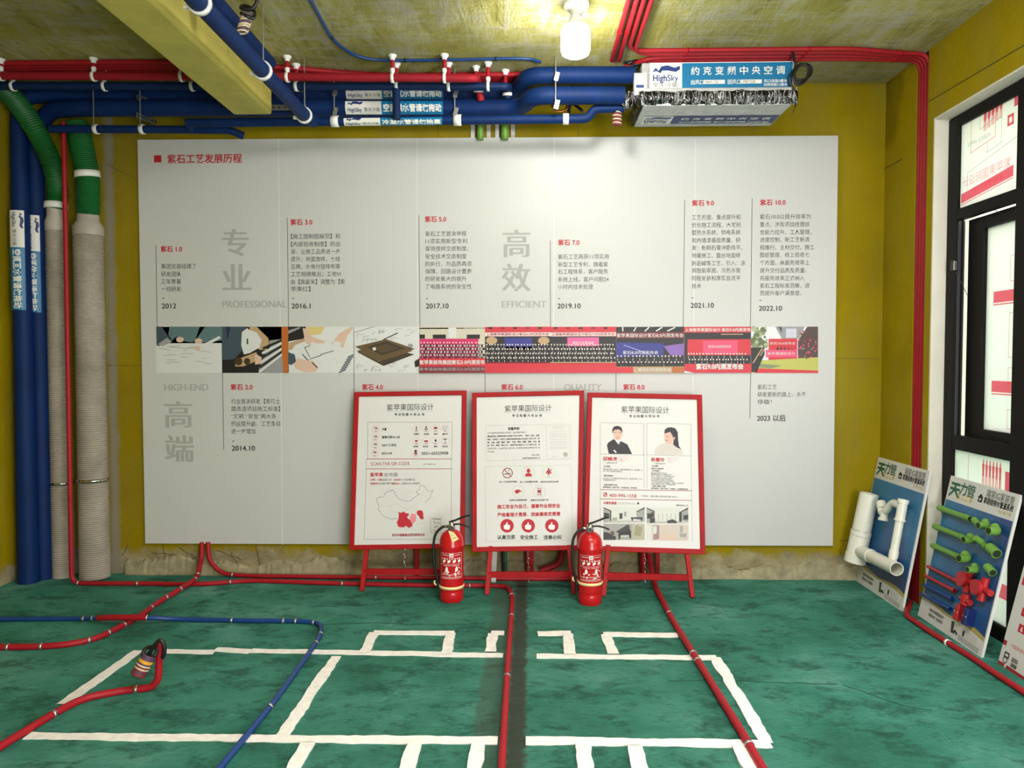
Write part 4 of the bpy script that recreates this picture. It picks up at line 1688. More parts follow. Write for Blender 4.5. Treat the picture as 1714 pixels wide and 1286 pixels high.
S1.ptext(b, '超90%+，', 656, 809.7, 3.8, M['ink_red'], 671, bold=0.03)
S1.ptext(b, '家居行业口碑典范', 673, 809.7, 3.8, M['ink_soft'], 703)
S1.ptext(b, '成为中国最高品质的装饰企业', 656, 896, 4.8, M['ink_dark_red'], 711, bold=0.035)


def zc(pts, sx, sy, ox, oy):
    return [(ox + x / sx, oy + y / sy) for x, y in pts]


b = MB()
outl = zc([(605, 632), (565, 628), (540, 642), (500, 625), (455, 612), (420, 580), (400, 545), (378, 525), (388, 490), (385, 465), (365, 425), (358, 405), (368, 380), (445, 372), (460, 330), (495, 310), (515, 300), (528, 305), (545, 283), (575, 310), (583, 345), (612, 380), (630, 398), (690, 415), (720, 424), (775, 412), (795, 385), (830, 365), (875, 338), (832, 322), (840, 300), (862, 290), (880, 248), (905, 233), (935, 245), (955, 285), (1000, 310), (1030, 285), (1025, 315), (1005, 350), (1000, 380), (975, 400), (942, 438)], 7.14, 7.14, 580, 780)
S1.pline(b, outl, 0.55, M['ink_line'])
for seg in ([(410, 470), (455, 480), (530, 485), (570, 450), (640, 470), (690, 505), (720, 540)], [(530, 485), (535, 530), (610, 560)], [(700, 470), (735, 530), (765, 500), (800, 470), (860, 450)], [(905, 345), (970, 370)], [(925, 290), (905, 345), (870, 420)], [(790, 500), (830, 520), (850, 480)], [(820, 720), (850, 690), (900, 690), (940, 670)], [(700, 760), (800, 745)]):
    S1.pline(b, zc(seg, 7.14, 7.14, 580, 780), 0.3, M['ink_light'])
S1.ppoly(b, zc([(618, 540), (632, 560), (660, 560), (682, 545), (705, 565), (745, 570), (745, 595), (722, 610), (735, 630), (762, 645), (770, 670), (790, 690), (785, 725), (745, 742), (705, 715), (690, 735), (650, 735), (615, 725), (610, 690), (598, 685), (612, 655), (622, 630), (625, 580)], 7.14, 7.14, 580, 780), M['ink_red'], 2)
S1.ppoly(b, zc([(768, 570), (830, 580), (832, 630), (825, 670), (795, 690), (770, 665), (765, 640), (755, 615), (770, 600)], 7.14, 7.14, 580, 780), M['ink_pink'], 2)
S1.ppoly(b, zc([(838, 550), (862, 530), (905, 535), (920, 575), (915, 595), (925, 625), (905, 645), (875, 625), (868, 600), (845, 585)], 7.14, 7.14, 580, 780), M['ink_red'], 2)
S1.pbox(b, 721, 867.5, 738, 892, 0.4, M['ink_line'])
for seg in ([(1040, 660), (1062, 690)], [(1085, 680), (1110, 690)], [(1050, 740), (1090, 715)], [(1030, 635), (1120, 640)], [(1045, 770), (1065, 780)]):
    S1.pline(b, zc(seg, 7.14, 7.14, 580, 780), 0.9, M['ink_soft'])
b.build('map_print', t1)

# --- poster 2
b = MB()
head_block(S2, b, 844.7, 923.2, 684.5, 857, 909.2, 696)
b.build('heading_lettering', t2)
b = MB()
S2.pbox(b, 814, 710, 954.7, 771.6, 0.4, M['ink_light'])
S2.pbox(b, 813.5, 778.6, 955.5, 906.7, 0.4, M['ink_light'])
S2.pbox(b, 915.5, 712.8, 952, 768, 0.35, M['ink_light'])
b.build('rule_lines', t2)
b = Split('detail_lettering', t2)
S2.ptext(b, '郑重声明', 850, 718, 5.2, M['ink'], 869.2, bold=0.035)
for y, x0, x1, tx, bo in ((725.2, 816, 881, '关于仿冒紫苹果品牌的公司声明，特此郑重声明如下', 0.0),
                          (730.8, 816, 903.5, '国际紫苹果上海装饰有限公司总部下设分公司为：（郑州、杭州、无锡、', .025),
                          (736, 816, 903.5, '南京、石家庄）与其它上海紫苹果装饰有限公司总部下设分公司（合', .02),
                          (741, 816, 903.8, '肥、大连、合肥、重庆、南宁、宁波、贵阳、成都、济南、长沙、南', .035),
                          (746, 816, 903.8, '昌、苏州、重庆）除此之外，其他均系仿冒以上十三个城市公司，均', .02),
                          (751.2, 816, 903.8, '与我司无关，凡以本司名义进行的一切经营活动和法律责任本公司', 0.0),
                          (756.5, 816, 828.5, '均不承担。', 0.0),
                          (762, 890, 902.8, '特此声明', 0.0), (767.4, 873, 904, '上海紫苹果装饰有限公司', 0.01)):
    S2.ptext(b, tx, x0, y, 3.1, M['ink'] if bo > .01 else M['ink_soft'], x1, bold=bo)
for tx, x0, x1, y in (('进入工地请勿吸烟', 835.6, 864.8, 807), ('进入工地请戴安全帽', 870, 899.8, 807), ('高空作业请系安全带', 905, 934.8, 807), ('电焊作业请佩戴面罩', 852.8, 882, 837.7), ('登高作业须注意下滑', 888, 917.6, 837.7)):
    S2.ptext(b, tx, x0, y, 3.2, M['ink'], x1, bold=0.015)
b = MB()
for k, y in enumerate((715, 717.5, 722, 725.5, 728.5, 731.5, 735.8, 739.5, 742, 745, 748.5, 751)):
    S2.pline(b, [(921 + (4 if k < 2 else 0), y), (949 - (6 if k < 2 else 0), y)], 0.5, M['ink_light'])
S2.pdisc(b, 946.5, 761, 4.2, M['ink_light'], 1)
S2.pline(b, [(924, 764), (933, 764)], 0.6, M['ink_light'])
b.build('certificate_print', t2)
b = Split('slogan_lettering', t2)
S2.ptext(b, '施工安全为自己，遵章作业保安全', 832.4, 848.6, 7.2, M['ink_red'], 938, bold=0.04)
S2.ptext(b, '严格管理才是爱，放纵懈怠定是害', 832.4, 862.2, 7.2, M['ink_red'], 938, bold=0.04)
for tx, x0, x1 in (('认真交底', 832.4, 862.2), ('安全施工', 871, 900.3), ('违章必纠', 909.8, 939.3)):
    S2.ptext(b, tx, x0, 899.8, 7.6, M['ink'], x1, bold=0.025)
for x in (848.7, 884.2, 923.6):
    b = MB()
    S2.pdisc(b, x, 880.3, 11.2, M['ink_red'], 1, n=28)
    S2.ppoly(b, [(x - 5.6, 880), (x - 2.2, 878.4), (x - .9, 875.4), (x - .6, 874.2), (x + .7, 874.6), (x + 1, 878.6), (x + 4.8, 879.2), (x + 5.2, 882), (x + 4, 886.6), (x - 1, 887), (x - 5.2, 885.4)], M['ink_white'], 2)
    b.build('pictogram', t2)
b = MB()
S2.pcircle(b, 849.6, 792, 8.0, 1.3, M['ink_dark_red'])
S2.pline(b, [(844.2, 786.6), (855, 797.4)], 1.3, M['ink_dark_red'], 2)
S2.pline(b, [(845, 794), (854, 793)], 1.4, M['ink_soft'], 1)
S2.pline(b, [(852, 790), (851, 788), (853, 786.6), (852.6, 785.6)], 0.6, M['ink_soft'], 1)
b.build('pictogram', t2)
b = MB()
S2.pcircle(b, 884.6, 791.3, 10, 0.4, M['ink_light'])
S2.pdisc(b, 884.6, 788.3, 3.0, M['ink_red'], 2, 3.8)
S2.ppoly(b, [(879, 797.8), (879.6, 793.6), (882.4, 792.4), (886.8, 792.4), (889.6, 793.6), (890.2, 797.8)], M['ink_red'], 2)
b.build('pictogram', t2)
b = MB()
S2.pcircle(b, 918.3, 791.3, 10, 0.4, M['ink_light'])
S2.pdisc(b, 918.3, 785.6, 1.6, M['ink_dark_red'], 2)
S2.ppoly(b, [(913.4, 792), (916.2, 787.4), (920.4, 787.4), (922.6, 784.6), (923, 787), (921, 789.4), (923.8, 792), (922.4, 793.6), (920.4, 791.4), (919.6, 795), (917, 795), (916.2, 791), (914.6, 793.6)], M['ink_red'], 2)
S2.pline(b, [(916.6, 797), (917.4, 799)], 0.7, M['ink_soft'], 2)
S2.pline(b, [(919.8, 797), (919.4, 799)], 0.7, M['ink_soft'], 2)
b.build('pictogram', t2)
b = MB()
S2.pcircle(b, 867.4, 823.2, 10, 0.4, M['ink_light'])
S2.ppoly(b, [(861, 823.4), (863, 820.6), (868, 819.6), (872, 821.8), (875, 823.2), (870, 823.4), (867, 826), (864.4, 826.6)], M['ink_red'], 2)
b.build('pictogram', t2)
b = MB()
S2.pcircle(b, 902.8, 823, 10, 0.4, M['ink_light'])
S2.pline(b, [(900.2, 816.4), (900.2, 830)], 0.7, M['ink_dark_red'], 2)
S2.pline(b, [(905.4, 816.4), (905.4, 830)], 0.7, M['ink_dark_red'], 2)
for k in range(4):
    S2.pline(b, [(900.2, 818 + k * 3.4), (905.4, 818 + k * 3.4)], 0.7, M['ink_dark_red'], 2)
S2.prect(b, 900.6, 820.4, 905, 825, M['ink_red'], 2)
b.build('pictogram', t2)

# --- poster 3
b = MB()
head_block(S3, b, 1040, 1120, 685.2, 1053, 1106, 696.9)
b.build('heading_lettering', t3)
b = MB()
S3.pbox(b, 1004.3, 709.3, 1077.6, 760.3, 0.4, M['ink_line'])
S3.pbox(b, 1082.6, 710.3, 1156.4, 761.6, 0.4, M['ink_line'])
S3.pline(b, [(1004.4, 760), (1004.8, 906)], 0.4, M['ink_line'])
S3.pline(b, [(1156.6, 761), (1158.6, 906.5)], 0.4, M['ink_line'])
S3.pline(b, [(1077.8, 760), (1078, 818)], 0.4, M['ink_line'])
S3.pline(b, [(1082.8, 761), (1083, 818)], 0.4, M['ink_line'])
S3.pline(b, [(1004.8, 819.8), (1158, 821.8)], 0.9, M['ink_dark_red'])
S3.pline(b, [(1004.8, 835.4), (1158, 838)], 0.9, M['ink_dark_red'])
for x, y in ((1036, 764.6), (1117, 766)):
    S3.pbox(b, x, y, x + 9, y + 8, 0.3, M['ink_pink'])
    S3.pline(b, [(x + 9, y), (x + 19, y + .2)], 0.3, M['ink_pink'])
b.build('rule_lines', t3)
b = MB()
S3.ppoly(b, [(1019, 760), (1015.8, 745.5), (1018, 741), (1027, 735.4), (1040, 739), (1050, 744), (1054, 752), (1058, 760.4)], PK, 1)
S3.ppoly(b, [(1028.6, 735.6), (1038.6, 737.4), (1036.6, 745), (1033, 741.6)], M['ink_white'], 2)
S3.ppoly(b, [(1036, 741), (1038, 741), (1037.4, 748), (1036.4, 748)], M['ink_soft'], 3)
S3.ppoly(b, [(1026.4, 754), (1028.4, 753.2), (1032.4, 757.6), (1030.4, 758.4)], M['ink_white'], 2)
S3.ppoly(b, [(1026.4, 722), (1027, 731), (1030.6, 736.6), (1034.6, 738), (1038.4, 735), (1041, 728), (1041, 721), (1034, 717)], M['skin'], 3)
S3.ppoly(b, [(1025, 727), (1024.8, 719), (1027.6, 714.4), (1033.6, 713), (1039.4, 715), (1041.6, 720), (1041, 727), (1039.6, 722), (1036, 719), (1029, 719.6), (1026.4, 722.4)], PK, 4)
for x in (1030, 1037):
    S3.pline(b, [(x - 1.2, 724.6), (x + 1.2, 724.4)], 0.6, M['ink'], 5)
S3.pline(b, [(1031.8, 732.8), (1035.6, 732.6)], 0.6, M['ink_dark_red'], 5)
b.build('portrait_print', t3)
b = MB()
S3.ppoly(b, [(1095, 761), (1096.6, 752), (1103, 745), (1114, 741), (1127, 743.6), (1140, 751.6), (1144, 761.4)], M['coat'], 1)
S3.ppoly(b, [(1111.6, 729), (1112.4, 737), (1115, 742), (1121, 744), (1126, 742), (1127, 730), (1124, 721), (1115, 720.4)], M['skin'], 2)
S3.ppoly(b, [(1112, 726), (1112.4, 720), (1117, 716.2), (1124, 715.4), (1130.6, 717.4), (1134.4, 724), (1135, 737), (1136.4, 747), (1140.4, 752.4), (1132, 748.6), (1126.6, 744), (1127.6, 736), (1125.4, 729), (1121.4, 723), (1117, 724.6)], PK, 3)
S3.pdisc(b, 1128.6, 733.6, 1.3, M['skin'], 4, 2)
S3.pline(b, [(1115.6, 731.4), (1119, 731)], 0.6, M['ink'], 4)
S3.pline(b, [(1114, 737.6), (1117, 737.4)], 0.8, M['ink_dark_red'], 4)
b.build('portrait_print', t3)
b = Split('detail_lettering', t3)
S3.ptext(b, '邱崎虎', 1009, 768, 7.4, M['ink_red'], 1033, bold=0.03)
S3.ptext(b, '杨慧玲', 1089.6, 769.6, 7.4, M['ink_red'], 1112.4, bold=0.03)
for x in (1036, 1117):
    S3.ptext(b, '从业', x + 1.4, 767 + (x > 1100) * 1.4, 2.6, M['ink_pink'])
    S3.ptext(b, '经验', x + 1.4, 770.4 + (x > 1100) * 1.4, 2.6, M['ink_pink'])
    S3.ptext(b, '12' if x < 1100 else '16', x + 10.6, 768 + (x > 1100) * 1.4, 4, M['ink_pink'])
S3.ptext(b, '——高级主任设计师', 1011, 774.6, 2.8, M['ink_soft'], 1033)
S3.ptext(b, '——高级主案设计师', 1092, 776, 2.8, M['ink_soft'], 1114)
rows_l = ((780.8, '· 设计理念', 1021.5, .02), (785.6, '尊重与细节把握，以人为本，以居住者的需求为中心，精心雕琢，创', 1075, 0), (788.8, '造一个属于您居住的家居空间。', 1041.5, 0), (796.2, '· 擅长风格简介', 1027, .02), (800.6, '从业15年，毕业于安徽大学环境艺术专业，擅长现代简约，中式、', 1075.5, 0), (803.6, '法式轻奢等居住空间设计。', 1031.4, 0), (811.6, '· 近期代表施工项目', 1033, .02), (815.6, '翡翠湖壹品、融创天筑、万科森林城、保利柏林', 1066, .01))
for y, tx, x1, bo in rows_l:
    S3.ptext(b, tx, 1009.4, y, 2.9, M['ink'] if bo else M['ink_soft'], x1, bold=bo)
rows_r = ((780.2, '· 设计理念', 1102, .02), (784.4, '因爱而生 因美而居', 1110.5, .01), (788.2, '· 设计师简介', 1105, .02), (791.8, '安徽工程大学环境艺术设计专业', 1116, 0), (794.4, '国家注册室内高级设计师，建筑装饰协会会员', 1123.5, 0), (797.2, '2015年，“金叶奖”大赛，“居住空间奖”获奖者', 1129, 0), (800, '2016年“筑美奖”设计大赛 三等奖', 1124, 0), (802.6, '2017年获装饰行业优秀设计师荣誉大奖', 1126, 0), (805.2, '2018年获设计行业年度设计奖大赛“优秀奖”', 1128.6, 0), (808, '2019年上海国际设计周“年度精英奖、创意奖、佳作奖等奖”', 1144.6, 0), (810.8, '2020年中国国际空间设计大赛“筑美奖优胜”', 1131.6, 0), (814, '· 近期代表施工项目', 1114, .02), (817.6, '翡翠湖壹品、国贸天悦府、中海紫金、滨湖融创壹号院', 1151.6, .01))
for y, tx, x1, bo in rows_r:
    S3.ptext(b, tx, 1089.8, y, 2.7, M['ink'] if bo else M['ink_soft'], x1, bold=bo)
b = Split('slogan_lettering', t3)
S3.prect(b, 1010, 825, 1016, 831.4, M['ink_red'])
S3.pline(b, [(1011.8, 826.4), (1012, 828.4), (1014.2, 830.2)], 1.1, M['ink_white'], 2)
S3.ptext(b, '400-990-1558', 1019.7, 829, 7.6, M['ink_red'], 1065.2, bold=0.012)
S3.ptext(b, '公司地址：合肥市蜀山区潜山路与望江路交口', 1073, 830.4, 3.2, M['ink_soft'], 1134)
S3.ptext(b, '本案效果图', 1010, 842, 5.0, M['ink_red'], 1032, bold=0.03)
S3.ptext(b, 'RENDERINGS', 1034.4, 842.4, 5.0, M['ink_light'], 1064, bold=-0.01)
S3.prect(b, 1066.6, 841.2, 1069.6, 844.4, M['ink'])
S3.ptext(b, '翡翠天际V6-102', 1131.7, 846, 3.0, M['ink'], 1152, bold=0.01)


def render_pic(x0, y0, x1, y1, kind):
    b = MB()

    def q(u, v):
        return (x0 + (x1 - x0) * u, y0 + (y1 - y0) * v)

    def P(pts, m, l=2):
        S3.ppoly(b, [q(*p_) for p_ in pts], m, l)
    W1, W2, W3, W4 = pm('r_light', (204, 206, 200)), pm('r_mid', (150, 152, 148)), pm('r_dark', (44, 44, 46)), pm('r_floor', (176, 176, 170))
    if kind in (0, 1):
        P([(0, 0), (1, 0), (1, 1), (0, 1)], W1, 1)
        P([(0, 0), (.18, .3), (.18, .88), (0, 1)], W2)
        P([(1, 0), (.8, .3), (.8, .8), (1, .95)], W2)
        P([(0, 1), (.18, .86), (.8, .86), (1, 1)], W4, 3)
        P([(0, .02), (.19, .22), (.19, .9), (.16, .9), (.16, .26), (0, .08)], W3, 3)
        P([(1, .0), (.8, .28), (.8, .34), (1, .1)], W3, 3)
        P([(.01, .35), (.14, .42), (.14, .68), (.01, .7)], W3, 4)
        if kind == 0:
            P([(.39, .4), (.46, .4), (.46, .74), (.39, .78)], W3, 4)
            P([(.66, .66), (.95, .66), (.95, .74), (.92, .98), (.9, .76), (.72, .76), (.7, .95)], W3, 4)
            P([(.5, .3), (.56, .3), (.56, .6), (.5, .6)], W2, 4)
            P([(.22, .68), (.34, .68), (.32, .86), (.22, .86)], W2, 4)
        else:
            for k in range(5):
                P([(.28 + k * .1, .38), (.29 + k * .1, .38), (.29 + k * .1, .8), (.28 + k * .1, .8)], W2, 4)
            P([(.1, .28), (.18, .3), (.18, .62), (.12, .6)], pm('r_wood', (86, 66, 56)), 4)
            P([(.08, .68), (.2, .68), (.2, .94), (.08, .98)], W3, 5)
            P([(.48, .84), (.62, .74), (.72, .86), (.72, .98), (.5, .98)], W3, 5)
            P([(.78, .3), (.84, .3), (.84, .9), (.78, .9)], W3, 4)
            P([(.88, .5), (1, .45), (1, .75), (.88, .78)], W3, 4)
    elif kind == 2:
        P([(0, 0), (1, 0), (1, 1), (0, 1)], W2, 1)
        P([(.0, .5), (.12, .55), (.3, .8), (.3, 1), (0, 1)], W3, 2)
        P([(.3, .5), (.58, .06), (.62, .06), (.66, .5), (.4, .6)], W3, 2)
        P([(.36, .58), (.67, .42), (.67, .9), (.64, .9), (.62, .68), (.42, .7), (.4, .98), (.37, .98)], PK, 3)
        P([(.42, .74), (.6, .74), (.6, .8), (.42, .8)], W1, 4)
        P([(.68, 0), (1, 0), (1, 1), (.68, 1)], pm('r_olive', (170, 168, 146)), 3)
        P([(.78, .1), (.95, .2), (.9, .8), (.74, .7)], pm('r_olive2', (144, 144, 118)), 4)
        P([(.16, .5), (.24, .44), (.28, .66), (.2, .72)], PBR, 4)
    else:
        P([(0, 0), (1, 0), (1, 1), (0, 1)], pm('r_blush', (196, 184, 174)), 1)
        P([(.16, .05), (.3, .06), (.3, .9), (.16, .95)], pm('r_plum', (150, 124, 122)), 2)
        P([(.16, .1), (.24, .1), (.24, .56), (.16, .6)], W1, 3)
        P([(.26, 1), (.34, .66), (.5, .52), (.66, .66), (.76, 1)], pm('r_bed', (206, 180, 166)), 3)
        P([(.8, .08), (.86, .08), (.86, .5), (.8, .5)], W2, 3)
        P([(.78, .56), (.96, .56), (.94, .8), (.8, .8)], W2, 3)
        P([(.0, .05), (.12, .05), (.12, 1), (0, 1)], W1, 2)
    b.build('rendering_print', t3)


render_pic(1010, 849, 1079, 875, 0)
render_pic(1082.4, 849.6, 1152, 876.4, 1)
render_pic(1010, 877, 1079, 904, 2)
render_pic(1082.4, 878.4, 1152.4, 905, 3)


# ------------------------------------------------------------------ fire extinguishers
def extinguisher(label, bx, by, tagged, turn):
    c = fz(bx, by, 0.0)
    c = c + Vector((0, 0.045, 0))
    t = thing('fire_extinguisher', label, 'fire extinguisher', c, 'red fire extinguishers')
    R, Hb = 0.0635, 0.372
    b = MB()
    prof = [(R * .90, 0), (R * .97, .006), (R * .97, .05), (R * .94, .054), (R, .062), (R, .085), (R, Hb - .085), (R * 1.012, Hb - .083), (R * 1.012, Hb - .079), (R, Hb - .077), (R * .985, Hb - .058), (R * .92, Hb - .038), (R * .76, Hb - .018), (R * .5, Hb - .005), (R * .3, Hb), (.017, Hb + .008)]
    b.lathe(c, (0, 0, 1), prof, M['ext_red'], 36)
    b.build('cylinder', t)
    b = MB()
    b.lathe(c + Vector((0, 0, Hb)), (0, 0, 1), [(.017, 0), (.019, .006), (.019, .024), (.014, .03), (.014, .04)], M['steel'], 16)
    b.build('valve', t)
    g = c + Vector((-0.004 if turn < 0 else 0.002, -0.022, Hb + .016))
    b = MB()
    b.lathe(g, (0, -1, 0), [(.015, -.006), (.017, 0), (.017, .008), (.013, .010)], M['steel'], 18)
    b.lathe(g + Vector((0, -0.0101, 0)), (0, -1, 0), [(.012, 0), (.011, .001)], M['ink_soft'], 18)
    b.build('pressure_gauge', t)
    hz = Hb + .032
    b = MB()
    a0 = c + Vector((-.012, 0, hz + .008))
    b.tube([a0, c + Vector((.02, -.002, hz + .018)), c + Vector((.075, -.01, hz + .042)), c + Vector((.098, -.012, hz + .047))], 0.0052, M['black'], 8)
    b.build('handle', t)
    b = MB()
    b.tube([c + Vector((-.008, 0, hz - .004)), c + Vector((.04, -.002, hz - .002)), c + Vector((.075, -.01, hz - .008)), c + Vector((.098, -.012, hz - .018))], 0.0048, M['black'], 8)
    b.build('carry_handle', t)
    b = MB()
    h = [c + Vector(v) for v in ((-.012, -.002, Hb + .018), (-.05, -.004, Hb + .012), (-.085, -.008, Hb - .03), (-.094, -.012, Hb - .11), (-.088, -.014, Hb - .19), (-.074, -.012, Hb - .25), (-.070, -.01, Hb - .31))]
    b.tube(spline(h, 7), 0.0072, M['black'], 10)
    b.build('hose', t)
    b = MB()
    b.lathe(c + Vector((-.024, -.002, Hb + .017)), (-1, 0, 0), [(.008, 0), (.008, .014)], M['steel'], 12)
    b.build('hose_coupling', t)
    b = MB()
    zb_ = 0.078 if tagged else 0.112
    b.ring(c + Vector((0, 0, zb_)), (0, 0, 1), R, .014, .003, M['yellow_band'], n=36)
    b.tube(spline([c + Vector((-R, 0, zb_)), c + Vector((-R - .016, -.006, zb_ + .003)), c + Vector((-R - .026, -.008, zb_ + .012)), c + Vector((-R - .024, -.008, zb_ + .026))], 5), 0.0045, M['yellow_band'], 8)
    b.build('hose_strap', t)
    cy = Cyl(c, Vector((math.cos(0), 0, 0)), Vector((0, -1, 0)), R)

    class Wrap(Surf):
        def pt(s, u, v, layer):
            a = u / R + turn
            rr = R + 0.0006 + 0.0004 * layer
            return c + Vector((rr * math.sin(a), -rr * math.cos(a), v))
    wsurf = Wrap()
    b = MB()

    def bx_(u0, v0, u1, v1, wd=0.0012):
        for pts in ([(u0, v0), (u0, v1)], [(u1, v0), (u1, v1)]):
            wsurf.line(b, pts, wd, M['ink_white'], 1)
        n = 14
        for v in (v0, v1):
            wsurf.line(b, [(u0 + (u1 - u0) * k / n, v) for k in range(n + 1)], wd, M['ink_white'], 1)

    def hl(u0, u1, v, wd=0.0012):
        n = 10
        wsurf.line(b, [(u0 + (u1 - u0) * k / n, v) for k in range(n + 1)], wd, M['ink_white'], 1)
    vt = 0.262
    bx_(-.06, .13, .062, vt)
    hl(-.06, .062, .205)
    hl(-.05, -.014, vt - .010, .0022)
    hl(.018, .05, vt - .010, .0022)
    wsurf.rect(b, -.009, vt - .020, .013, vt - .002, M['ink_white'], 1, 4, 1)
    wsurf.text(b, '消防', -.007, vt - .011, .009, M['ext_red'], bold=.03, layer=3)
    for k, ch in enumerate('手提式干粉灭火器'):
        wsurf.text(b, ch, -.052 + k * .0135, vt - .028, .0098, M['ink_white'], bold=.02)
    for k, u in enumerate((-.045, -.018, .010, .038)):
        wsurf.rect(b, u, .212, u + .008, .226, M['ink_white'], 1, 2, 1)
        wsurf.disc(b, u + .011, .222, .005, .007, M['ink_white'], 1, 10)
    hl(-.04, -.004, .198, .002)
    hl(.004, .046, .198, .002)
    for u in (-.03, .022):
        wsurf.poly(b, [(u, .168), (u + .014, .168), (u + .014, .182), (u + .009, .192), (u + .005, .192), (u, .182)], M['ink_white'], 1)
        for k in range(10):
            uu, vv = u - .014 + random.random() * .034, .140 + random.random() * .026
            wsurf.rect(b, uu, vv, uu + .007, vv + .004, M['ink_white'], 1, 2, 1)
    wsurf.line(b, [(.036, .190), (.050, .182), (.050, .176)], .0022, M['ink_white'], 1)
    for tx, v in (('使用方法拔出保险销压下手柄', .151), ('对准火焰根部喷射禁止曝晒', .137)):
        wsurf.text(b, tx, -.052, v, .0068, M['ink_white'], .054)
    b.build('label_print', t)
    if tagged:
        b = MB()
        q = [c + Vector(v) for v in ((-.012, -.042, Hb + .004), (.016, -.046, Hb - .002), (.045, -.066, Hb - .034), (.012, -.066, Hb - .052))]
        b.add(q + [p_ + Vector((0, .0012, 0)) for p_ in q], [(0, 3, 2, 1), (4, 5, 6, 7), (0, 1, 5, 4), (1, 2, 6, 5), (2, 3, 7, 6), (3, 0, 4, 7)], M['yellow_band'])
        sh = Sheet(q[3] + Vector((0, -.001, 0)), q[2] + Vector((0, -.001, 0)), q[0] + Vector((0, -.001, 0)))
        sh.circle(b, sh.W * .5, sh.H * .6, .009, .0015, M['ink_soft'], 1)
        sh.text(b, '合格证', sh.W * .25, sh.H * .25, .008, M['ink_soft'])
        b.build('inspection_tag', t)
    return t


extinguisher('red fire extinguisher with hanging inspection tag beside the left easel', 754.5, 1009, True, 0.06)
extinguisher('red fire extinguisher without a tag between middle and right easels', 988.5, 1014, False, -0.02)


# ------------------------------------------------------------------ product panels leaning against the right wall
def lean_panel(name, label, BL, BR, TL, th=0.012):
    sh = Sheet(BL, BR, TL)
    t = thing(name, label, 'display panel', (BL + BR) / 2)
    if sh.N.x > 0:
        sh.N = -sh.N
    b = MB()
    q = [sh.pt(0, 0, 0), sh.pt(sh.W, 0, 0), sh.pt(sh.W, sh.H, 0), sh.pt(0, sh.H, 0)]
    k = [p_ - sh.N * th for p_ in q]
    b.hexa(k + q, M['poster'])
    b.build('panel_board', t)
    return t, sh


def panel_common(t, sh):
    W_, H_ = sh.W, sh.H
    b = MB()
    # blue print with a wavy lower edge
    wave = []
    for k in range(21):
        u = k / 20
        v = 0.155 - 0.035 * u + 0.014 * math.sin(u * 9.0 + .6)
        wave.append((u, v))
    pts = [(0.012 * W_, .835 * H_)] + [(max(.012, min(.988, u)) * W_, v * H_) for u, v in wave] + [(.988 * W_, .835 * H_)]
    sh.poly(b, pts, M['panel_blue'], 1)
    pts = [(max(.012, min(.988, u)) * W_, v * H_) for u, v in wave] + [(max(.012, min(.988, u)) * W_, (v - .022 - .008 * math.sin(u * 9)) * H_) for u, v in wave[::-1]]
    sh.poly(b, pts, M['gold'], 2)
    b.build('background_print', t)
    b = MB()
    sh.text(b, '天', .03 * W_, .915 * H_, .15 * W_, M['logo_green'], .20 * W_, bold=.05)
    sh.text(b, '力', .19 * W_, .935 * H_, .12 * W_, M['logo_green'], .30 * W_, bold=.03)
    sh.text(b, '管', .30 * W_, .935 * H_, .12 * W_, M['logo_green'], .42 * W_, bold=.01)
    sh.rect(b, .19 * W_, .862 * H_, .40 * W_, .895 * H_, M['tan'], 1)
    sh.text(b, '家装管', .22 * W_, .879 * H_, .04 * W_, M['ink_white'], .37 * W_, bold=.02)
    sh.text(b, '瑞家IG家装管', .58 * W_, .955 * H_, .075 * W_, M['ink_soft'], .95 * W_)
    # house mark
    sh.poly(b, [(.47 * W_, .915 * H_), (.51 * W_, .94 * H_), (.55 * W_, .915 * H_), (.54 * W_, .915 * H_), (.54 * W_, .885 * H_), (.48 * W_, .885 * H_), (.48 * W_, .915 * H_)], M['ink'], 1)
    sh.rect(b, .50 * W_, .895 * H_, .52 * W_, .91 * H_, M['ink_white'], 2)
    sh.text(b, '家居给排水管道系统', .565 * W_, .908 * H_, .06 * W_, M['ink'], .96 * W_, bold=.03)
    sh.text(b, '天天有力量', .78 * W_, .868 * H_, .035 * W_, M['tan'], .95 * W_)
    b.build('header_lettering', t)
    b = Split('footer_lettering', t)
    for k in range(2):
        sh.text(b, ('绿色环保管道系统', '家居水电一站式服务')[k], .17 * W_, (.085 - k * .033) * H_, .032 * W_, M['ink_soft'], .40 * W_, bold=.01)
    sh.poly(b, [(.52 * W_, .10 * H_), (.565 * W_, .105 * H_), (.57 * W_, .05 * H_), (.63 * W_, .03 * H_), (.64 * W_, .045 * H_), (.60 * W_, .06 * H_), (.59 * W_, .03 * H_), (.54 * W_, .03 * H_)], M['ink_soft'], 1)
    for k in range(4):
        sh.line(b, [(.76 * W_, (.088 - k * .012) * H_), (.90 * W_, (.086 - k * .012) * H_)], .0022, M['ink_grey'], 1)
    for k in range(3):
        sh.line(b, [(.66 * W_, (.040 - k * .011) * H_), (.95 * W_, (.034 - k * .011) * H_)], .0026, M['ink_soft'], 1)
    sh.rect(b, .70 * W_, .05 * H_, .73 * W_, .085 * H_, M['ink_soft'], 1)


def plumb(sh, b, pts, r, m, fil=0.03, n=16):
    """tube over the panel: (u fraction, v fraction, height above the panel)"""
    w_ = [sh.O + sh.U * (u * sh.W) + sh.V * (v * sh.H) + sh.N * h for u, v, h in pts]
    w_ = fillet(w_, fil, 6) if len(w_) > 2 else w_
    b.tube(w_, r, m, n)
    return w_


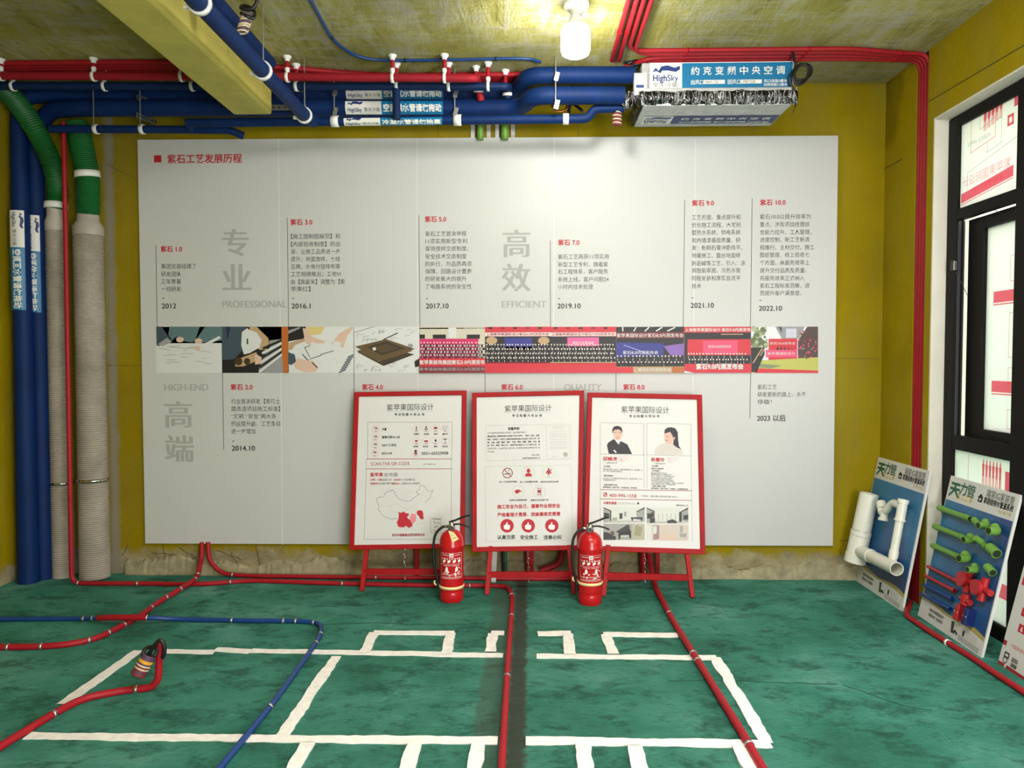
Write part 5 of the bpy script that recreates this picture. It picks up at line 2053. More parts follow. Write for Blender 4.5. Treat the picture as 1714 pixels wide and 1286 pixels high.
def bore_shade(sh, b, a, c, r, m):
    """dark disc on a closed pipe end, painting the shade of a hollow, at point c looking along a->c"""
    a, c = [sh.O + sh.U * (p_[0] * sh.W) + sh.V * (p_[1] * sh.H) + sh.N * p_[2] for p_ in (a, c)]
    d = (c - a).normalized()
    b.lathe(c + d * 0.0006, d, [(r * .80, 0.0), (0.0001, 0.0005)], M['bore_shade_black'] if m is None else m, 18)


def hollow(sh, b, p0, p1, r, m):
    a, c = [sh.O + sh.U * (p_[0] * sh.W) + sh.V * (p_[1] * sh.H) + sh.N * p_[2] for p_ in (p0, p1)]
    d = (c - a).normalized()
    for prof in ([(r, -.22), (r, .004)], [(r, .004), (r * .88, .004)], [(r * .88, .004), (r * .88, -.215)], [(r * .88, -.215), (.0003, -.2155)]):
        n0 = len(b.f)
        b.lathe(c, d, prof, m, 28)
        keep = [i for i in range(n0, len(b.f)) if len(b.f[i]) == 4]
        for q in ('f', 'm', 's'):
            L = getattr(b, q)
            setattr(b, q, L[:n0] + [L[i] for i in keep])


A_BL, A_BR = fz(1429, 970, 0), fz(1509, 1023.5, 0)
A_TL = fy(1470, 765, A_BL.y)
tA, SA = lean_panel('product_panel', 'blue display panel with white drain pipes leaning in the right corner', A_BL, A_BR, A_TL)
panel_common(tA, SA)


def at(sh, px, py, h):
    d = ray(px, py)
    o = sh.O + sh.N * h
    q = CAM + d * ((o - CAM).dot(sh.N) / d.dot(sh.N)) - o
    return (q.dot(sh.U) / sh.W, q.dot(sh.V) / sh.H, h)


def mid(a, c, k):
    return tuple(x + (y - x) * k for x, y in zip(a, c))


m0, m1 = at(SA, 1455, 828, .062), at(SA, 1430.5, 941, .062)
b = MB()
plumb(SA, b, [mid(m0, m1, .52), m1], .050, M['cream'], n=28)
hollow(SA, b, m1, m0, .050, M['cream'])
plumb(SA, b, [mid(m0, m1, .54), mid(m0, m1, .60)], .0545, M['cream'], n=28)
plumb(SA, b, [mid(m0, m1, .61), mid(m0, m1, .97)], .0535, M['cream'], n=28)
plumb(SA, b, [mid(m0, m1, .88), mid(m0, m1, 1.0)], .057, M['cream'], n=28)
b.build('main_pipe', tA)
q0, q1 = at(SA, 1437, 921, .062), at(SA, 1500.5, 952.5, .066)
b = MB()
plumb(SA, b, [q0, mid(q0, q1, .50)], .0335, M['cream'], n=24)
hollow(SA, b, q0, q1, .0345, M['cream'])
plumb(SA, b, [mid(q0, q1, .30), mid(q0, q1, .36)], .037, M['cream'], n=24)
b.build('branch_pipe', tA)
r0, r1 = at(SA, 1494, 938, .05), at(SA, 1512.5, 836, .045)
b = MB()
plumb(SA, b, [r0, r1], .0205, M['cream'], n=20)
plumb(SA, b, [mid(r0, r1, .04), mid(r0, r1, .16)], .0235, M['cream'], n=20)
plumb(SA, b, [mid(r0, r1, .66), mid(r0, r1, .92)], .0235, M['cream'], n=20)
plumb(SA, b, [mid(r0, r1, .64), mid(r0, r1, .68)], .027, M['cream'], n=20)
plumb(SA, b, [mid(r0, r1, .93), r1], .027, M['cream'], n=20)
b.build('riser_pipe', tA)
b = MB()
plumb(SA, b, [at(SA, 1508, 848, .045), at(SA, 1494, 840.5, .045), at(SA, 1484, 856, .045), at(SA, 1475.5, 860, .045), at(SA, 1475, 846, .045)], .0195, M['cream'], 0.05, 20)
plumb(SA, b, [at(SA, 1476.5, 852, .045), at(SA, 1474.5, 841, .045)], .0245, M['cream'], n=20)
plumb(SA, b, [at(SA, 1480.5, 858, .045), at(SA, 1478.4, 871, .045)], .020, M['cream'], n=20)
plumb(SA, b, [at(SA, 1478.8, 867, .045), at(SA, 1478.2, 872, .045)], .0255, M['cream'], n=20)
b.build('trap_pipe', tA)

B_BL, B_BR = fz(1536, 1030, 0.0), fz(1642, 1101, 0.0)
B_TL = fy(1588, 795, B_BL.y + 0.02)
tB, SB = lean_panel('product_panel', 'blue display panel with green, red and blue pipe fittings leaning at the window', B_BL, B_BR, B_TL)
panel_common(tB, SB)


def fitting(sh, t, u, v, kind, m, s=1.0):
    b = MB()
    h = .022
    if kind == 'socket':
        plumb(sh, b, [(u - .045 * s, v + .01, h), (u + .045 * s, v - .01, h)], .019 * s, m, n=16)
        bore_shade(sh, b, (u - .045 * s, v + .01, h), (u + .045 * s, v - .01, h), .019 * s, None)
    elif kind == 'elbow':
        plumb(sh, b, [(u - .05 * s, v + .018, h), (u + .015 * s, v - .006, h), (u + .03 * s, v - .012, h + .045)], .019 * s, m, .02, 16)
        bore_shade(sh, b, (u + .015 * s, v - .006, h), (u + .03 * s, v - .012, h + .045), .019 * s, None)
    elif kind == 'tee':
        plumb(sh, b, [(u - .07 * s, v + .012, h), (u + .07 * s, v - .012, h)], .019 * s, m, n=16)
        plumb(sh, b, [(u, v, h), (u, v + .028, h + .04)], .018 * s, m, n=16)
        bore_shade(sh, b, (u - .07 * s, v + .012, h), (u + .07 * s, v - .012, h), .019 * s, None)
    elif kind == 'cross':
        plumb(sh, b, [(u, v + .07, h), (u, v - .07, h)], .017 * s, m, n=16)
        plumb(sh, b, [(u - .09, v, h), (u + .10, v, h)], .016 * s, m, n=16)
        plumb(sh, b, [(u - .03, v, h - .01), (u - .03, v, h + .03)], .036 * s, m, n=20)
    b.build('pipe_fitting', t)


for a_, c_ in (((1572, 850.5), (1624, 869)), ((1564, 881), (1616, 901.5)), ((1561, 913), (1608, 934))):
    b = MB()
    a_, c_ = at(SB, a_[0], a_[1], .022), at(SB, c_[0], c_[1], .022)
    plumb(SB, b, [a_, c_], .0135, M['ppr'], n=16)
    bore_shade(SB, b, a_, c_, .0135, None)
    for kx in (.10, .84):
        plumb(SB, b, [mid(a_, c_, kx), mid(a_, c_, kx + .05)], .0160, M['ppr'], n=16)
    b.build('sample_pipe', tB)
for px, py, kind, sc in ((1634, 874, 'socket', .78), (1652, 879, 'elbow', .80), (1669, 888, 'elbow', .92), (1627, 903, 'elbow', .82), (1646, 911, 'tee', .78), (1662.5, 922, 'socket', 1.15), (1619, 934, 'elbow', .95), (1634, 953, 'elbow', .75), (1657, 954, 'socket', .95)):
    u_, v_, _h = at(SB, px, py, .022)
    fitting(SB, tB, u_, v_, kind, M['ppr'], sc)
for a_, c_, mt in (((1553, 948.5), (1603, 974), 'red_item'), ((1548, 963.5), (1598, 989.5), 'red_item'), ((1546, 979), (1594, 1003), 'blue_item'), ((1541, 994.5), (1591, 1020), 'blue_item')):
    b = MB()
    a_, c_ = at(SB, a_[0], a_[1], .016), at(SB, c_[0], c_[1], .016)
    plumb(SB, b, [a_, c_], .0078, M[mt], n=12)
    plumb(SB, b, [mid(a_, c_, .9), c_], .0105, M[mt], n=12)
    b.build('sample_conduit', tB)
for px, py in ((1621, 973), (1646, 987)):
    u_, v_, _h = at(SB, px, py, .022)
    fitting(SB, tB, u_, v_, 'cross', M['red_item'], .92)
b = MB()
u_, v_, _h = at(SB, 1616, 1005, .02)
plumb(SB, b, [(u_, v_ + .04, .02), (u_, v_ - .03, .02)], .018, M['red_item'], n=16)
plumb(SB, b, [(u_ - .06, v_, .02), (u_ + .07, v_, .02)], .013, M['red_item'], n=14)
b.build('pipe_fitting', tB)


def pbox_(sh, b, u0, v0, u1, v1, h, m):
    vs = []
    for hh in (0.001, h):
        for u, v in ((u0, v0), (u1, v0), (u1, v1), (u0, v1)):
            vs.append(sh.O + sh.U * (u * sh.W) + sh.V * (v * sh.H) + sh.N * hh)
    b.hexa(vs, m)


for (xa, ya), (xb, yb), mt in (((1597, 1036), (1609.5, 1014), 'red_item'), ((1611, 1044), (1624.5, 1021), 'acrylic')):
    b = MB()
    u0, v0, _h = at(SB, xa, ya, .03)
    u1, v1, _h = at(SB, xb, yb, .03)
    pbox_(SB, b, u0, v0, u1, v1, .04, M[mt])
    o = b.build('junction_box', tB, bevel=.003)
    for uu in (.15, .85):
        b2 = MB()
        ww = SB.O + SB.U * ((u0 + (u1 - u0) * uu) * SB.W) + SB.V * ((v0 + (v1 - v0) * .5) * SB.H) + SB.N * .0402
        b2.lathe(ww, SB.N, [(.004, 0), (.003, .001)], M['steel'], 10)
        b2.build('screw_head', o)

C_BL, C_BR = fz(1670, 1110, 0.0), fz(1755, 1166, 0.0)
tl = fy(1715, 920, C_BL.y + 0.02)
C_TL = C_BL + (tl - C_BL) * 1.22
tC, SCp = lean_panel('price_panel', 'white panel with numbered red tabs leaning at the right edge', C_BL, C_BR, C_TL, 0.010)
b = Split('panel_lettering', tC)
for n_, px, py in (('2', 1718, 975), ('4', 1717, 1027), ('6', 1711.5, 1054)):
    u_, v_, _h = at(SCp, px, py, 0)
    u_, v_ = u_ * SCp.W, v_ * SCp.H
    SCp.rect(b, u_ - .024, v_ - .017, u_ + .03, v_ + .017, M['ink_red'], 1)
    SCp.text(b, n_, u_ - .010, v_, .030, M['ink_white'], bold=.02, layer=3)
SCp.rect(b, 0, .14 * SCp.H, .07 * SCp.W, .175 * SCp.H, M['ink_dark_red'], 1)
SCp.rect(b, .0, .0, .13 * SCp.W, .022 * SCp.H, M['ink_dark_red'], 1)
SCp.rect(b, .17 * SCp.W, .0, 1.0 * SCp.W, .022 * SCp.H, M['ink_dark_red'], 1)
SCp.text(b, '中国高端专业管道', .16 * SCp.W, .165 * SCp.H, .03 * SCp.H, M['ink_pink'])
SCp.line(b, [(.09 * SCp.W, .07 * SCp.H), (.09 * SCp.W, .10 * SCp.H), (.17 * SCp.W, .10 * SCp.H), (.17 * SCp.W, .07 * SCp.H)], .006, M['ink'], 1, True)
SCp.circle(b, .12 * SCp.W, .048 * SCp.H, .012, .004, M['ink_soft'], 1)
for v, tx in ((.088, '扫码咨询'), (.072, '服务热线'), (.05, '全国联保'), (.036, '品质保障')):
    SCp.text(b, tx, .24 * SCp.W, v * SCp.H, .016 * SCp.H, M['ink_soft'], bold=.02)

# ------------------------------------------------------------------ pipes under the ceiling
CL = M['white']


def hang_clip(t, c, axis, r, m=None, wd=0.016):
    b = MB()
    b.ring(c, axis, r, wd, .005, m or CL, n=20)
    b.build('clip', t)


# red hot pipe and blue cold pipe in front
pR1 = [fy(-70, 126.5, 3.86), fy(480, 128.5, 3.86), fy(795, 131, 3.86), fy(799, 131, 4.0), fy(805, 168, 4.05)]
tR1 = conduit('red_water_pipe', 'straight red insulated pipe hung under the ceiling above the blue pipes', 'pipe', pR1, .0205, M['red_hot'], (), .035, n=16)
pB1 = [fy(-70, 144, 3.965), fy(480, 144.5, 3.965), fy(850, 145, 3.965), fy(852, 147, 4.05), fy(849, 164, 4.065)]
tB1 = conduit('blue_water_pipe', 'blue water pipe running just below the red pipe', 'pipe', pB1, .0205, M['blue_dark'], (), .035, n=16)
b = MB()
b.tube([fy(663, 148, 3.965), fy(664, 200, 3.945)], .021, M['blue_dark'], 14)
b.build('drop_branch', tB1)
hang_clip(tR1, fy(801, 152, 4.03), (0, .3, -1), .021)
hang_clip(tB1, fy(849, 158, 4.06), (0, .2, -1), .021)


def support(px, y, pipe_py, r, label, group):
    c = fy(px, pipe_py, y)
    t = thing('pipe_support', label, 'pipe support', (c.x, y, ZC), group)
    b = MB()
    b.lathe((c.x, y, ZC), (0, 0, -1), [(.022, 0), (.021, .008), (.013, .014), (.012, .026)], CL, 16)
    b.build('ceiling_cap', t)
    b = MB()
    b.tube([(c.x, y, ZC - .02), (c.x, y, c.z + r + .018)], .0105, M['red_pipe'], 12)
    b.build('stem', t)
    b = MB()
    b.lathe((c.x, y, c.z + r + .026), (0, 0, -1), [(.012, 0), (.0125, .012), (.010, .022)], CL, 14)
    b.ring(c, (1, 0, 0), r + .0006, .016, .005, CL, n=20)
    b.build('clip', t)


names = ['at the left picture edge', 'left of the yellow beam', 'behind the yellow beam', 'just right of the yellow beam', 'above the middle of the timeline board', 'near the end of the red pipe']
for px, nm in zip((2, 157, 304, 481, 657, 744), names):
    support(px, 3.86, 127 + px * .005, .0205, 'red stem support holding the red pipe ' + nm, 'supports of the red water pipe')
names = ['at the left picture edge', 'left of the yellow beam', 'behind the yellow beam', 'just right of the yellow beam', 'above the middle of the board', 'below the end of the red pipe', 'near the blue pipe elbow']
for px, nm in zip((22, 175, 322, 496, 664, 751, 817), names):
    support(px, 3.965, 144.5, .0205, 'red stem support holding the blue water pipe ' + nm, 'supports of the blue water pipe')
for px, y, py, lab in ((797, 4.02, 140, 'short red stem support behind the end of the red pipe'), (846, 4.075, 158, 'red stem support at the blue pipe elbow')):
    c = fy(px, py, y)
    t = thing('pipe_support', lab, 'pipe support', (c.x, y, ZC))
    b = MB()
    b.lathe((c.x, y, ZC), (0, 0, -1), [(.022, 0), (.021, .008), (.013, .014), (.012, .026)], CL, 16)
    b.build('ceiling_cap', t)
    b = MB()
    b.tube([(c.x, y, ZC - .02), (c.x, y, c.z)], .0095, M['red_pipe'], 12)
    b.build('stem', t)

# bundle of red conduits on the ceiling
posn = ['front', 'second', 'third', 'fourth', 'rear']
for i in range(5):
    zc_ = ZC - .0145
    ya, yb, yc = 3.875 + .037 * i, 3.95 + .036 * i, 4.095 + .029 * i
    pts = [Vector((XL + .01, ya, zc_)), Vector((-1.9, ya, zc_)), Vector((-1.35, yb, zc_)), Vector((-.85, yc, zc_)), Vector((.50, yc, zc_))]
    conduit('ceiling_conduit', '%s red conduit of the ceiling bundle running behind the red pipe' % posn[i], 'conduit', pts, .0135, M['red_pipe'], (), .25, 'red conduits along the ceiling', n=10)

# insulated air-conditioning pipes with vertical risers in the left corner
x1, x2 = fy(39, 550, 4.13).x, fy(65, 550, 4.205).x
P1 = [Vector((x1, 4.13, 0)), Vector((x1, 4.13, 2.55)), Vector((x1, 4.15, 2.735)), fy(120, 158, 4.19), fy(560, 157.5, 4.19), fy(862, 157, 4.19), fy(884, 127, 3.95), fy(930, 126, 3.95), fy(1062, 126, 3.95)]
f1 = fillet(P1, .12, 7)
t = thing('insulated_pipe', 'blue insulated return pipe from left corner to the upper port of air conditioner', 'pipe', f1[0])
tP1 = t
b = MB()
b.tube(f1, [.056 if p_.z < 2.45 else .043 for p_ in f1], M['blue_ins'], 20)
b.build('insulation', t)
P2 = [Vector((x2, 4.205, 0)), Vector((x2, 4.205, 2.5)), fy(78, 184, 4.15), fy(140, 181, 4.09), fy(560, 181, 4.09), fy(872, 181, 4.09), fy(893, 160, 3.93), fy(940, 160, 3.93), fy(1045, 160, 3.93)]
f2 = fillet(P2, .10, 7)
t = thing('insulated_pipe', 'blue insulated supply pipe from left corner to the lower port of air conditioner', 'pipe', f2[0])
tP2 = t
b = MB()
b.tube(f2, [.052 if p_.z < 2.4 else .045 for p_ in f2], M['blue_ins'], 20)
b.build('insulation', t)
P3 = [fy(312, 206, 3.98), fy(984, 199, 3.98), fy(994, 182, 3.98), fy(1044, 181, 3.98)]
tP3 = conduit('drain_pipe', 'blue condensate drain pipe along the bottom of the pipe rack', 'pipe', P3, .0235, M['blue_ins'], (), .03, n=16)
P4 = [fy(84, 216, 4.03), fy(240, 216.5, 4.03), fy(385, 218, 4.03), fy(408, 228, 4.05)]
tP4 = conduit('drain_pipe', 'short lower blue drain pipe at left with white clips', 'pipe', P4, .0205, M['blue_ins'], (), .03, n=16)
b = MB()
b.tube([fy(318, 206, 3.985), fy(320, 217, 4.03)], .025, M['blue_ins'], 14)
b.build('tee_joint', tP4)
for px in (161, 238):
    hang_clip(tP4, fy(px, 216.5, 4.03), (1, 0, 0), .021, wd=.022)
for px in (561, 766, 947):
    hang_clip(tP3, fy(px, 206 - (px - 312) * .0104, 3.98), (1, 0, 0), .024, wd=.04 if px < 900 else .03)

# printed labels on the insulated pipes
LW, LB, NI = M['label_white'], M['label_blue'], M['navy_ink']


def wave_mark(sf, b, u, v, s_, m, layer=3):
    top = [(0, .0), (.12, .35), (.22, .1), (.32, .42), (.55, .5), (.8, .32), (1.0, .45)]
    bot = [(1.0, .2), (.85, .02), (.55, .12), (.36, .12), (.3, -.05), (.24, -.02), (.14, .1)]
    sf.poly(b, [(u + x * s_, v + y * s_ * .5) for x, y in top + bot], m, layer)


def pipe_label(t, o, axis, face, r, length, hgt, txt, vc, flip=1):
    """label u=0..length along the pipe, white part first"""
    cy = Cyl(o, axis, face, r)
    b = MB()
    wl = length * .37
    cy.rect(b, 0, vc - hgt / 2, wl, vc + hgt / 2, LW, 1, 2, 8)
    cy.rect(b, wl, vc - hgt / 2, length, vc + hgt / 2, LB, 1, 2, 8)
    wave_mark(cy, b, wl * .06, vc + hgt * .20, wl * .42, NI)
    cy.text(b, 'HighSky', wl * .06, vc - hgt * .12, hgt * .36, NI, wl * .46, bold=.02, layer=3)
    cy.text(b, '擎天冷暖', wl * .52, vc - hgt * .12, hgt * .30, M['ink_line'], wl * .96, layer=3)
    cy.text(b, txt, wl + length * .02, vc, hgt * .56, LW, length * .985, bold=.045, layer=3)
    b.build('printed_label', t)


xr = Vector((1, 0, 0))
fr = Vector((0, -1, 0))


def hl_on(px0, px1, py, y):
    a, c = fy(px0, py, y), fy(px1, py, y)
    return (a, (c - a).normalized()), (c - a).length


o, Ln = hl_on(582, 743, 157.5, 4.19)
pipe_label(tP1, o[0], o[1], Vector((0, -1, -.28)), .043, Ln, .062, '空调回水管请勿拖动', 0)
o, Ln = hl_on(581, 743, 181, 4.09)
pipe_label(tP2, o[0], o[1], Vector((0, -1, -.28)), .045, Ln, .074, '空调供水管请勿拖动', 0)
a_, c_ = fy(577, 203.2, 3.98), fy(741, 201.5, 3.98)
o, Ln = (a_, (c_ - a_).normalized()), (c_ - a_).length
pipe_label(tP3, o[0], o[1], Vector((0, -1, -.62)), .0235, Ln, .045, '冷凝水管请勿抬高', 0)
for tt, x_, y_, r_, py0, py1, tx, fx_ in ((tP1, x1, 4.13, .056, 355, 520, '空调回水管请勿拖动', -.12), (tP2, x2, 4.205, .052, 363, 524, '空调供水管请勿拖动', -.18)):
    z0 = fy(40, py0, y_).z
    z1 = fy(40, py1, y_).z
    pipe_label(tt, Vector((x_, y_, z0)), Vector((0, 0, -1)), Vector((.30 + fx_, -1, 0)), r_, z0 - z1, .078, tx, 0)

# diagonal drains running towards the back wall
xD1, zD1 = -1.172, 2.527
pts = [Vector((xD1, .2, zD1)), Vector((xD1, 3.90, zD1)), Vector((xD1 + .02, 3.975, zD1))]
tD1 = conduit('waste_pipe', 'large blue pipe with white ring clips running beside the yellow beam', 'pipe', pts, .034, M['blue_ins'], (), .04, n=20)
for y in (2.66, 3.28, 3.88):
    b = MB()
    b.ring((xD1, y, zD1), (0, 1, 0), .034, .020, .008, CL, n=24)
    b.build('clip', tD1)
    b = MB()
    b.tube([(xD1 - .045, y, ZC), (xD1 - .045, y, zD1 - .02)] if y < 3 else [(xD1 + .0, y + .012, ZC), (xD1, y + .012, zD1 + .03)], .003, M['metal'], 8)
    b.build('hanger_rod', tD1)
    b = MB()
    b.box((xD1 - .045, y, zD1 - .012), (.02, .016, .014), CL)
    b.build('clip_lug', tD1)
pts = [Vector((-1.262, .2, 2.70)), Vector((-1.262, 3.64, 2.70))]
conduit('waste_pipe', 'blue pipe close under the ceiling between beam and lower blue pipe', 'pipe', pts, .030, M['blue_ins'], (), .05, n=20)

# thin blue conduit on the ceiling
pts = [fz(492, -40, ZC - .008), fz(521, 2, ZC - .008), fz(552, 58, ZC - .008), fz(576, 82, ZC - .008), fz(606, 96, ZC - .008), fz(650, 101, ZC - .008), fz(760, 100, ZC - .008), fz(874, 98, ZC - .008), fz(905, 104, ZC - .008)]
conduit('ceiling_conduit', 'thin blue conduit curving across the ceiling', 'conduit', spline(pts, 5), .0075, M['blue_thin'], [fz(560, 62, ZC - .008), fz(678, 99, ZC - .008), fz(830, 98, ZC - .008)], .02, clip_m=M['black'], n=10)

# red conduits across the ceiling, then right and down the right wall
zc_ = ZC - .014
for i, (px, lab) in enumerate(((1052, 'leftmost of the four red conduits crossing the ceiling by the bulb'), (1066, 'second red conduit crossing the ceiling, ending above blue pipes'))):
    x0 = fz(px, 0, zc_).x
    conduit('ceiling_conduit', lab, 'conduit', [Vector((x0, 1.2, zc_)), Vector((x0, 3.92, zc_))], .0115, M['red_pipe'], [Vector((x0, 3.58, zc_))], .02, n=10, clip_m=M['red_frame'])
labs = ['third ceiling conduit, turning right and dropping down the window wall', 'fourth ceiling conduit, turning right and dropping down the window wall', 'red conduit above the air conditioner, third of the run', 'rearmost red conduit above the air conditioner']
for i in range(4):
    yh = 3.80 + .042 * i
    xv = XR + .013
    yv = 3.875 + .028 * i
    zb_ = (0.0, 0.0, 0.0, 0.0)[i]
    if i < 2:
        x0 = fz((1078, 1091)[i], 0, zc_).x
        st = [Vector((x0, 1.2, zc_)), Vector((x0, yh, zc_))]
    else:
        st = [Vector((.50, 4.03 - .03 * (i - 2), zc_ - .0)), Vector((.60, yh, zc_))]
    pts = st + [Vector((1.6, yh, zc_)), Vector((1.88, yv - .01, zc_)), Vector((xv, yv, zc_)), Vector((xv, yv, 2.3)), Vector((xv, yv, zb_))]
    conduit('ceiling_conduit', labs[i], 'conduit', pts, .0110, M['red_pipe'], [Vector((.78, yh, zc_)), Vector((1.38, yh, zc_)), Vector((1.86, yv - .01, zc_))], .10, 'red conduits above the air conditioner', n=10, clip_m=M['red_frame'])

# hangers: rods, perforated angles, straps
b = MB()
for px in (153, 235):
    pass


def rod(px, y, py1, lab, kind='threaded_rod'):
    c = fy(px, py1, y)
    b = MB()
    b.tube([(c.x, y, ZC), (c.x, y, c.z)], .0032, M['metal'], 8)
    return tag(b.build(kind), lab, 'hanger')


rod(157, 4.03 - .03, 212, 'threaded rod holding the short drain pipe, left one of two', 'hanger_rod')
rod(235, 4.03 - .03, 212, 'threaded rod holding the short drain pipe beside the angle brackets', 'hanger_rod')


def bracket(lab, p0, p1, hgt):
    b = MB()
    p0, p1 = Vector(p0), Vector(p1)
    b.bar(p0, p1, .004, hgt, M['metal'])
    d = (p1 - p0)
    n = max(3, int(d.length / .03))
    up = Vector((0, 0, 1))
    nrm = d.normalized().cross(up).normalized()
    if nrm.y > 0:
        nrm = -nrm
    for k in range(n):
        q = p0 + d * ((k + .5) / n) + nrm * .0024
        b.lathe(q, nrm, [(.0055, 0), (.005, .0004)], M['black'], 8)
    return tag(b.build('angle_bracket'), lab, 'bracket')


bracket('perforated steel angle on the wall beside the beam end', fy(453, 180, 4.03), fy(512, 180, 4.03), .028)
bracket('upper perforated bracket near the left drain clip', fy(229, 163, 4.04), fy(247, 168, 4.11), .026)
bracket('lower perforated bracket near the left drain clip', fy(229, 193, 4.02), fy(262, 205, 4.2), .03)
bracket('small steel bracket under the blue pipe beside the beam', fy(484, 151, 3.99), fy(507, 152, 4.0), .012)


def strap(px, y, y0, y1, lab, top=None):
    c0, c1 = fy(px, y0, y), fy(px + 3, y1, y)
    t = thing('strap_hanger', lab, 'hanger', c1)
    b = MB()
    b.tube([(c0.x, y, ZC if top is None else top), (c0.x, y, c1.z)], .0035, M['metal'], 8)
    b.build('rod', t)
    b = MB()
    for py in (y0 + 6, y1 - 3):
        c = fy(px + 2, py, y - .006)
        b.box(c, (.022, .004, .045), M['metal'], Matrix.Rotation(.25, 3, 'Y'))
    b.build('strap_plate', t)


strap(559, 4.035, 148, 190, 'steel strap hanger left of the printed pipe labels')
strap(761, 4.035, 150, 190, 'steel strap hanger right of the printed pipe labels')
strap(930, 3.88, 122, 178, 'steel strap hanger on the paired blue pipes below the bulb')

# copper loop and dark stub behind the right hanger
b = MB()
cc = fy(937, 176, 4.02)
for k in range(3):
    b.tube([cc + Vector(((.044 - .003 * k) * math.cos(a), .006 * k, (.034 - .003 * k) * math.sin(a))) for a in [j / 28 * 2 * math.pi for j in range(29)]], .0032, M['copper'], 6, False)
tag(b.build('copper_wire_loop'), 'coiled copper wire hanging behind the steel strap', 'wire coil')
b = MB()
b.tube(spline([fy(952, 190, 4.1), fy(954, 178, 4.08), fy(960, 174, 4.06), fy(975, 186, 4.02)], 5), .009, M['black'], 10)
tag(b.build('cable_stub'), 'black cable stub beside the copper wire coil', 'cable')
# spring wire coil below the pipes
b = MB()
c0 = fy(1033, 186, 3.99)
for k in range(8):
    pts = []
    for j in range(15):
        a = j / 14 * 2 * math.pi
        pts.append(c0 + Vector((.021 * math.cos(a), .021 * math.sin(a), -.0095 * (k + j / 14))))
    b.tube(pts, .0042, M['coil_red'] if k % 2 else M['coil_cream'], 6)
tag(b.build('wire_coil'), 'red and white coiled wire tail below the drain pipe end', 'wire coil')

# PPR pipes dropping behind the board
for px, r, lab in ((804, .018, 'left short green pipe dropping behind the timeline board'), (845, .021, 'right short green pipe dropping behind the timeline board')):
    c = fy(px, 228, 4.27)
    b = MB()
    b.tube([(c.x, 4.27, c.z - .02), (c.x, 4.27, 2.69)], r, M['ppr'], 12)
    tag(b.build('green_pipe'), lab, 'pipe')
    c.z = max(c.z, 2.49)
    for dx in (-.045, .045):
        b = MB()
        b.box((c.x + dx, DW - .004, c.z + .04), (.022, .010, .10), M['kerb'])
        b.build('chase_edge', wall_back)

# ------------------------------------------------------------------ grey corrugated ducts with green hoses at left


def corrugated(pts, r, step, dr):
    path = resample(pts, step)
    rr = [r + (dr if i % 2 else -dr) for i in range(len(path))]
    return path, rr


for (px, py_top, R, rs, yd, hose, lab, labp, clamp_y, band_y) in (
        (99, 348, .060, .049, 4.235, [(2, 146, 4.05), (30, 174, 4.05), (62, 222, 4.06), (88, 278, 4.14), (97, 322, 4.225), (98, 345, 4.235)], 'narrower grey corrugated duct with green hose, second from the corner', None, 808, 343),
        (152, 356, .081, .058, 4.225, [(128, 205, 4.18), (138, 250, 4.19), (147, 300, 4.2), (151, 358, 4.22)], 'wide grey corrugated duct with green hose beside the timeline board', None, 803, 292)):
    base = fy(px, 600, yd)
    t = thing('duct_riser', lab, 'duct', (base.x, yd, 0))
    ztop = fy(px, py_top, yd).z
    z1 = fy(px, py_top + 14, yd).z
    z2 = fy(px, py_top + 24, yd).z
    z3 = fy(px, py_top + 38, yd).z
    b = MB()
    b.lathe((base.x, yd, 0), (0, 0, 1), [(R, z3 - .004), (R, z2), (rs, z1), (rs, ztop)], M['grey_pipe'], 24)
    b.build('reducer', t)
    b = MB()
    path, rr = corrugated([Vector((base.x, yd, 0)), Vector((base.x, yd, z3))], R - .0035, .0060, .0042)
    b.tube(path, rr, M['grey_pipe'], 40, True, False)
    b.build('corrugated_pipe', t)
    b = MB()
    pts = [fy(*h_) for h_ in hose]
    pts[-1] = Vector((base.x, yd, ztop - .01))
    path, rr = corrugated(spline(pts, 14), rs + .003, .0058, .0022)
    b.tube(path, rr, M['green_hose'], 40, True, False)
    b.build('green_hose', t)
    b = MB()
    zc0 = fy(px, clamp_y, yd).z
    b.ring((base.x, yd, zc0), (0, 0, 1), R + .001, .016, .003, M['steel'], n=28)
    b.box((base.x + R + .004, yd - .01, zc0), (.02, .012, .012), M['steel'])
    b.build('pipe_clamp', t)
    b = MB()
    if band_y > 300:
        b.ring((base.x, yd, ztop + .012), (0, 0, 1), rs + .008, .036, .004, CL, n=28)
    else:
        sp = spline(pts, 14)
        zt = fy(px, band_y, 4.2).z
        k = min(range(1, len(sp) - 1), key=lambda i: abs(sp[i].z - zt))
        b.ring(sp[k], sp[k + 1] - sp[k - 1], rs + .0055, .036, .003, CL, n=24)
    b.build('hose_band', t)

# ------------------------------------------------------------------ air conditioner under the ceiling
AX0, AX1 = .565, 1.335
ac = thing('air_conditioner', 'ducted air conditioner with blue label hung under ceiling, wrapped in black film', 'air conditioner', ((AX0 + AX1) / 2, 4.05, 2.555))
b = MB()
b.box(((AX0 + AX1) / 2 + .004, 4.080, 2.717), (.765, .335, .145), M['ac_grey'])
b.build('casing', ac, bevel=.004)
b = MB()
b.box(((AX0 + AX1) / 2, 4.045, 2.602), (AX1 - AX0 - .02, .35, .09), M['ac_grey'])
b.build('outlet_box', ac, bevel=.004)
AY = 3.900
LS = Sheet(fy(1089, 150.5, AY), fy(1326, 148, AY), fy(1089, 106.5, AY))
b = MB()
q = [LS.pt(-.004, -.002, 0), LS.pt(LS.W + .006, -.002, 0), LS.pt(LS.W + .006, LS.H + .004, 0), LS.pt(-.004, LS.H + .004, 0)]
b.hexa([p_ + Vector((0, .008, 0)) for p_ in q] + q, LW)
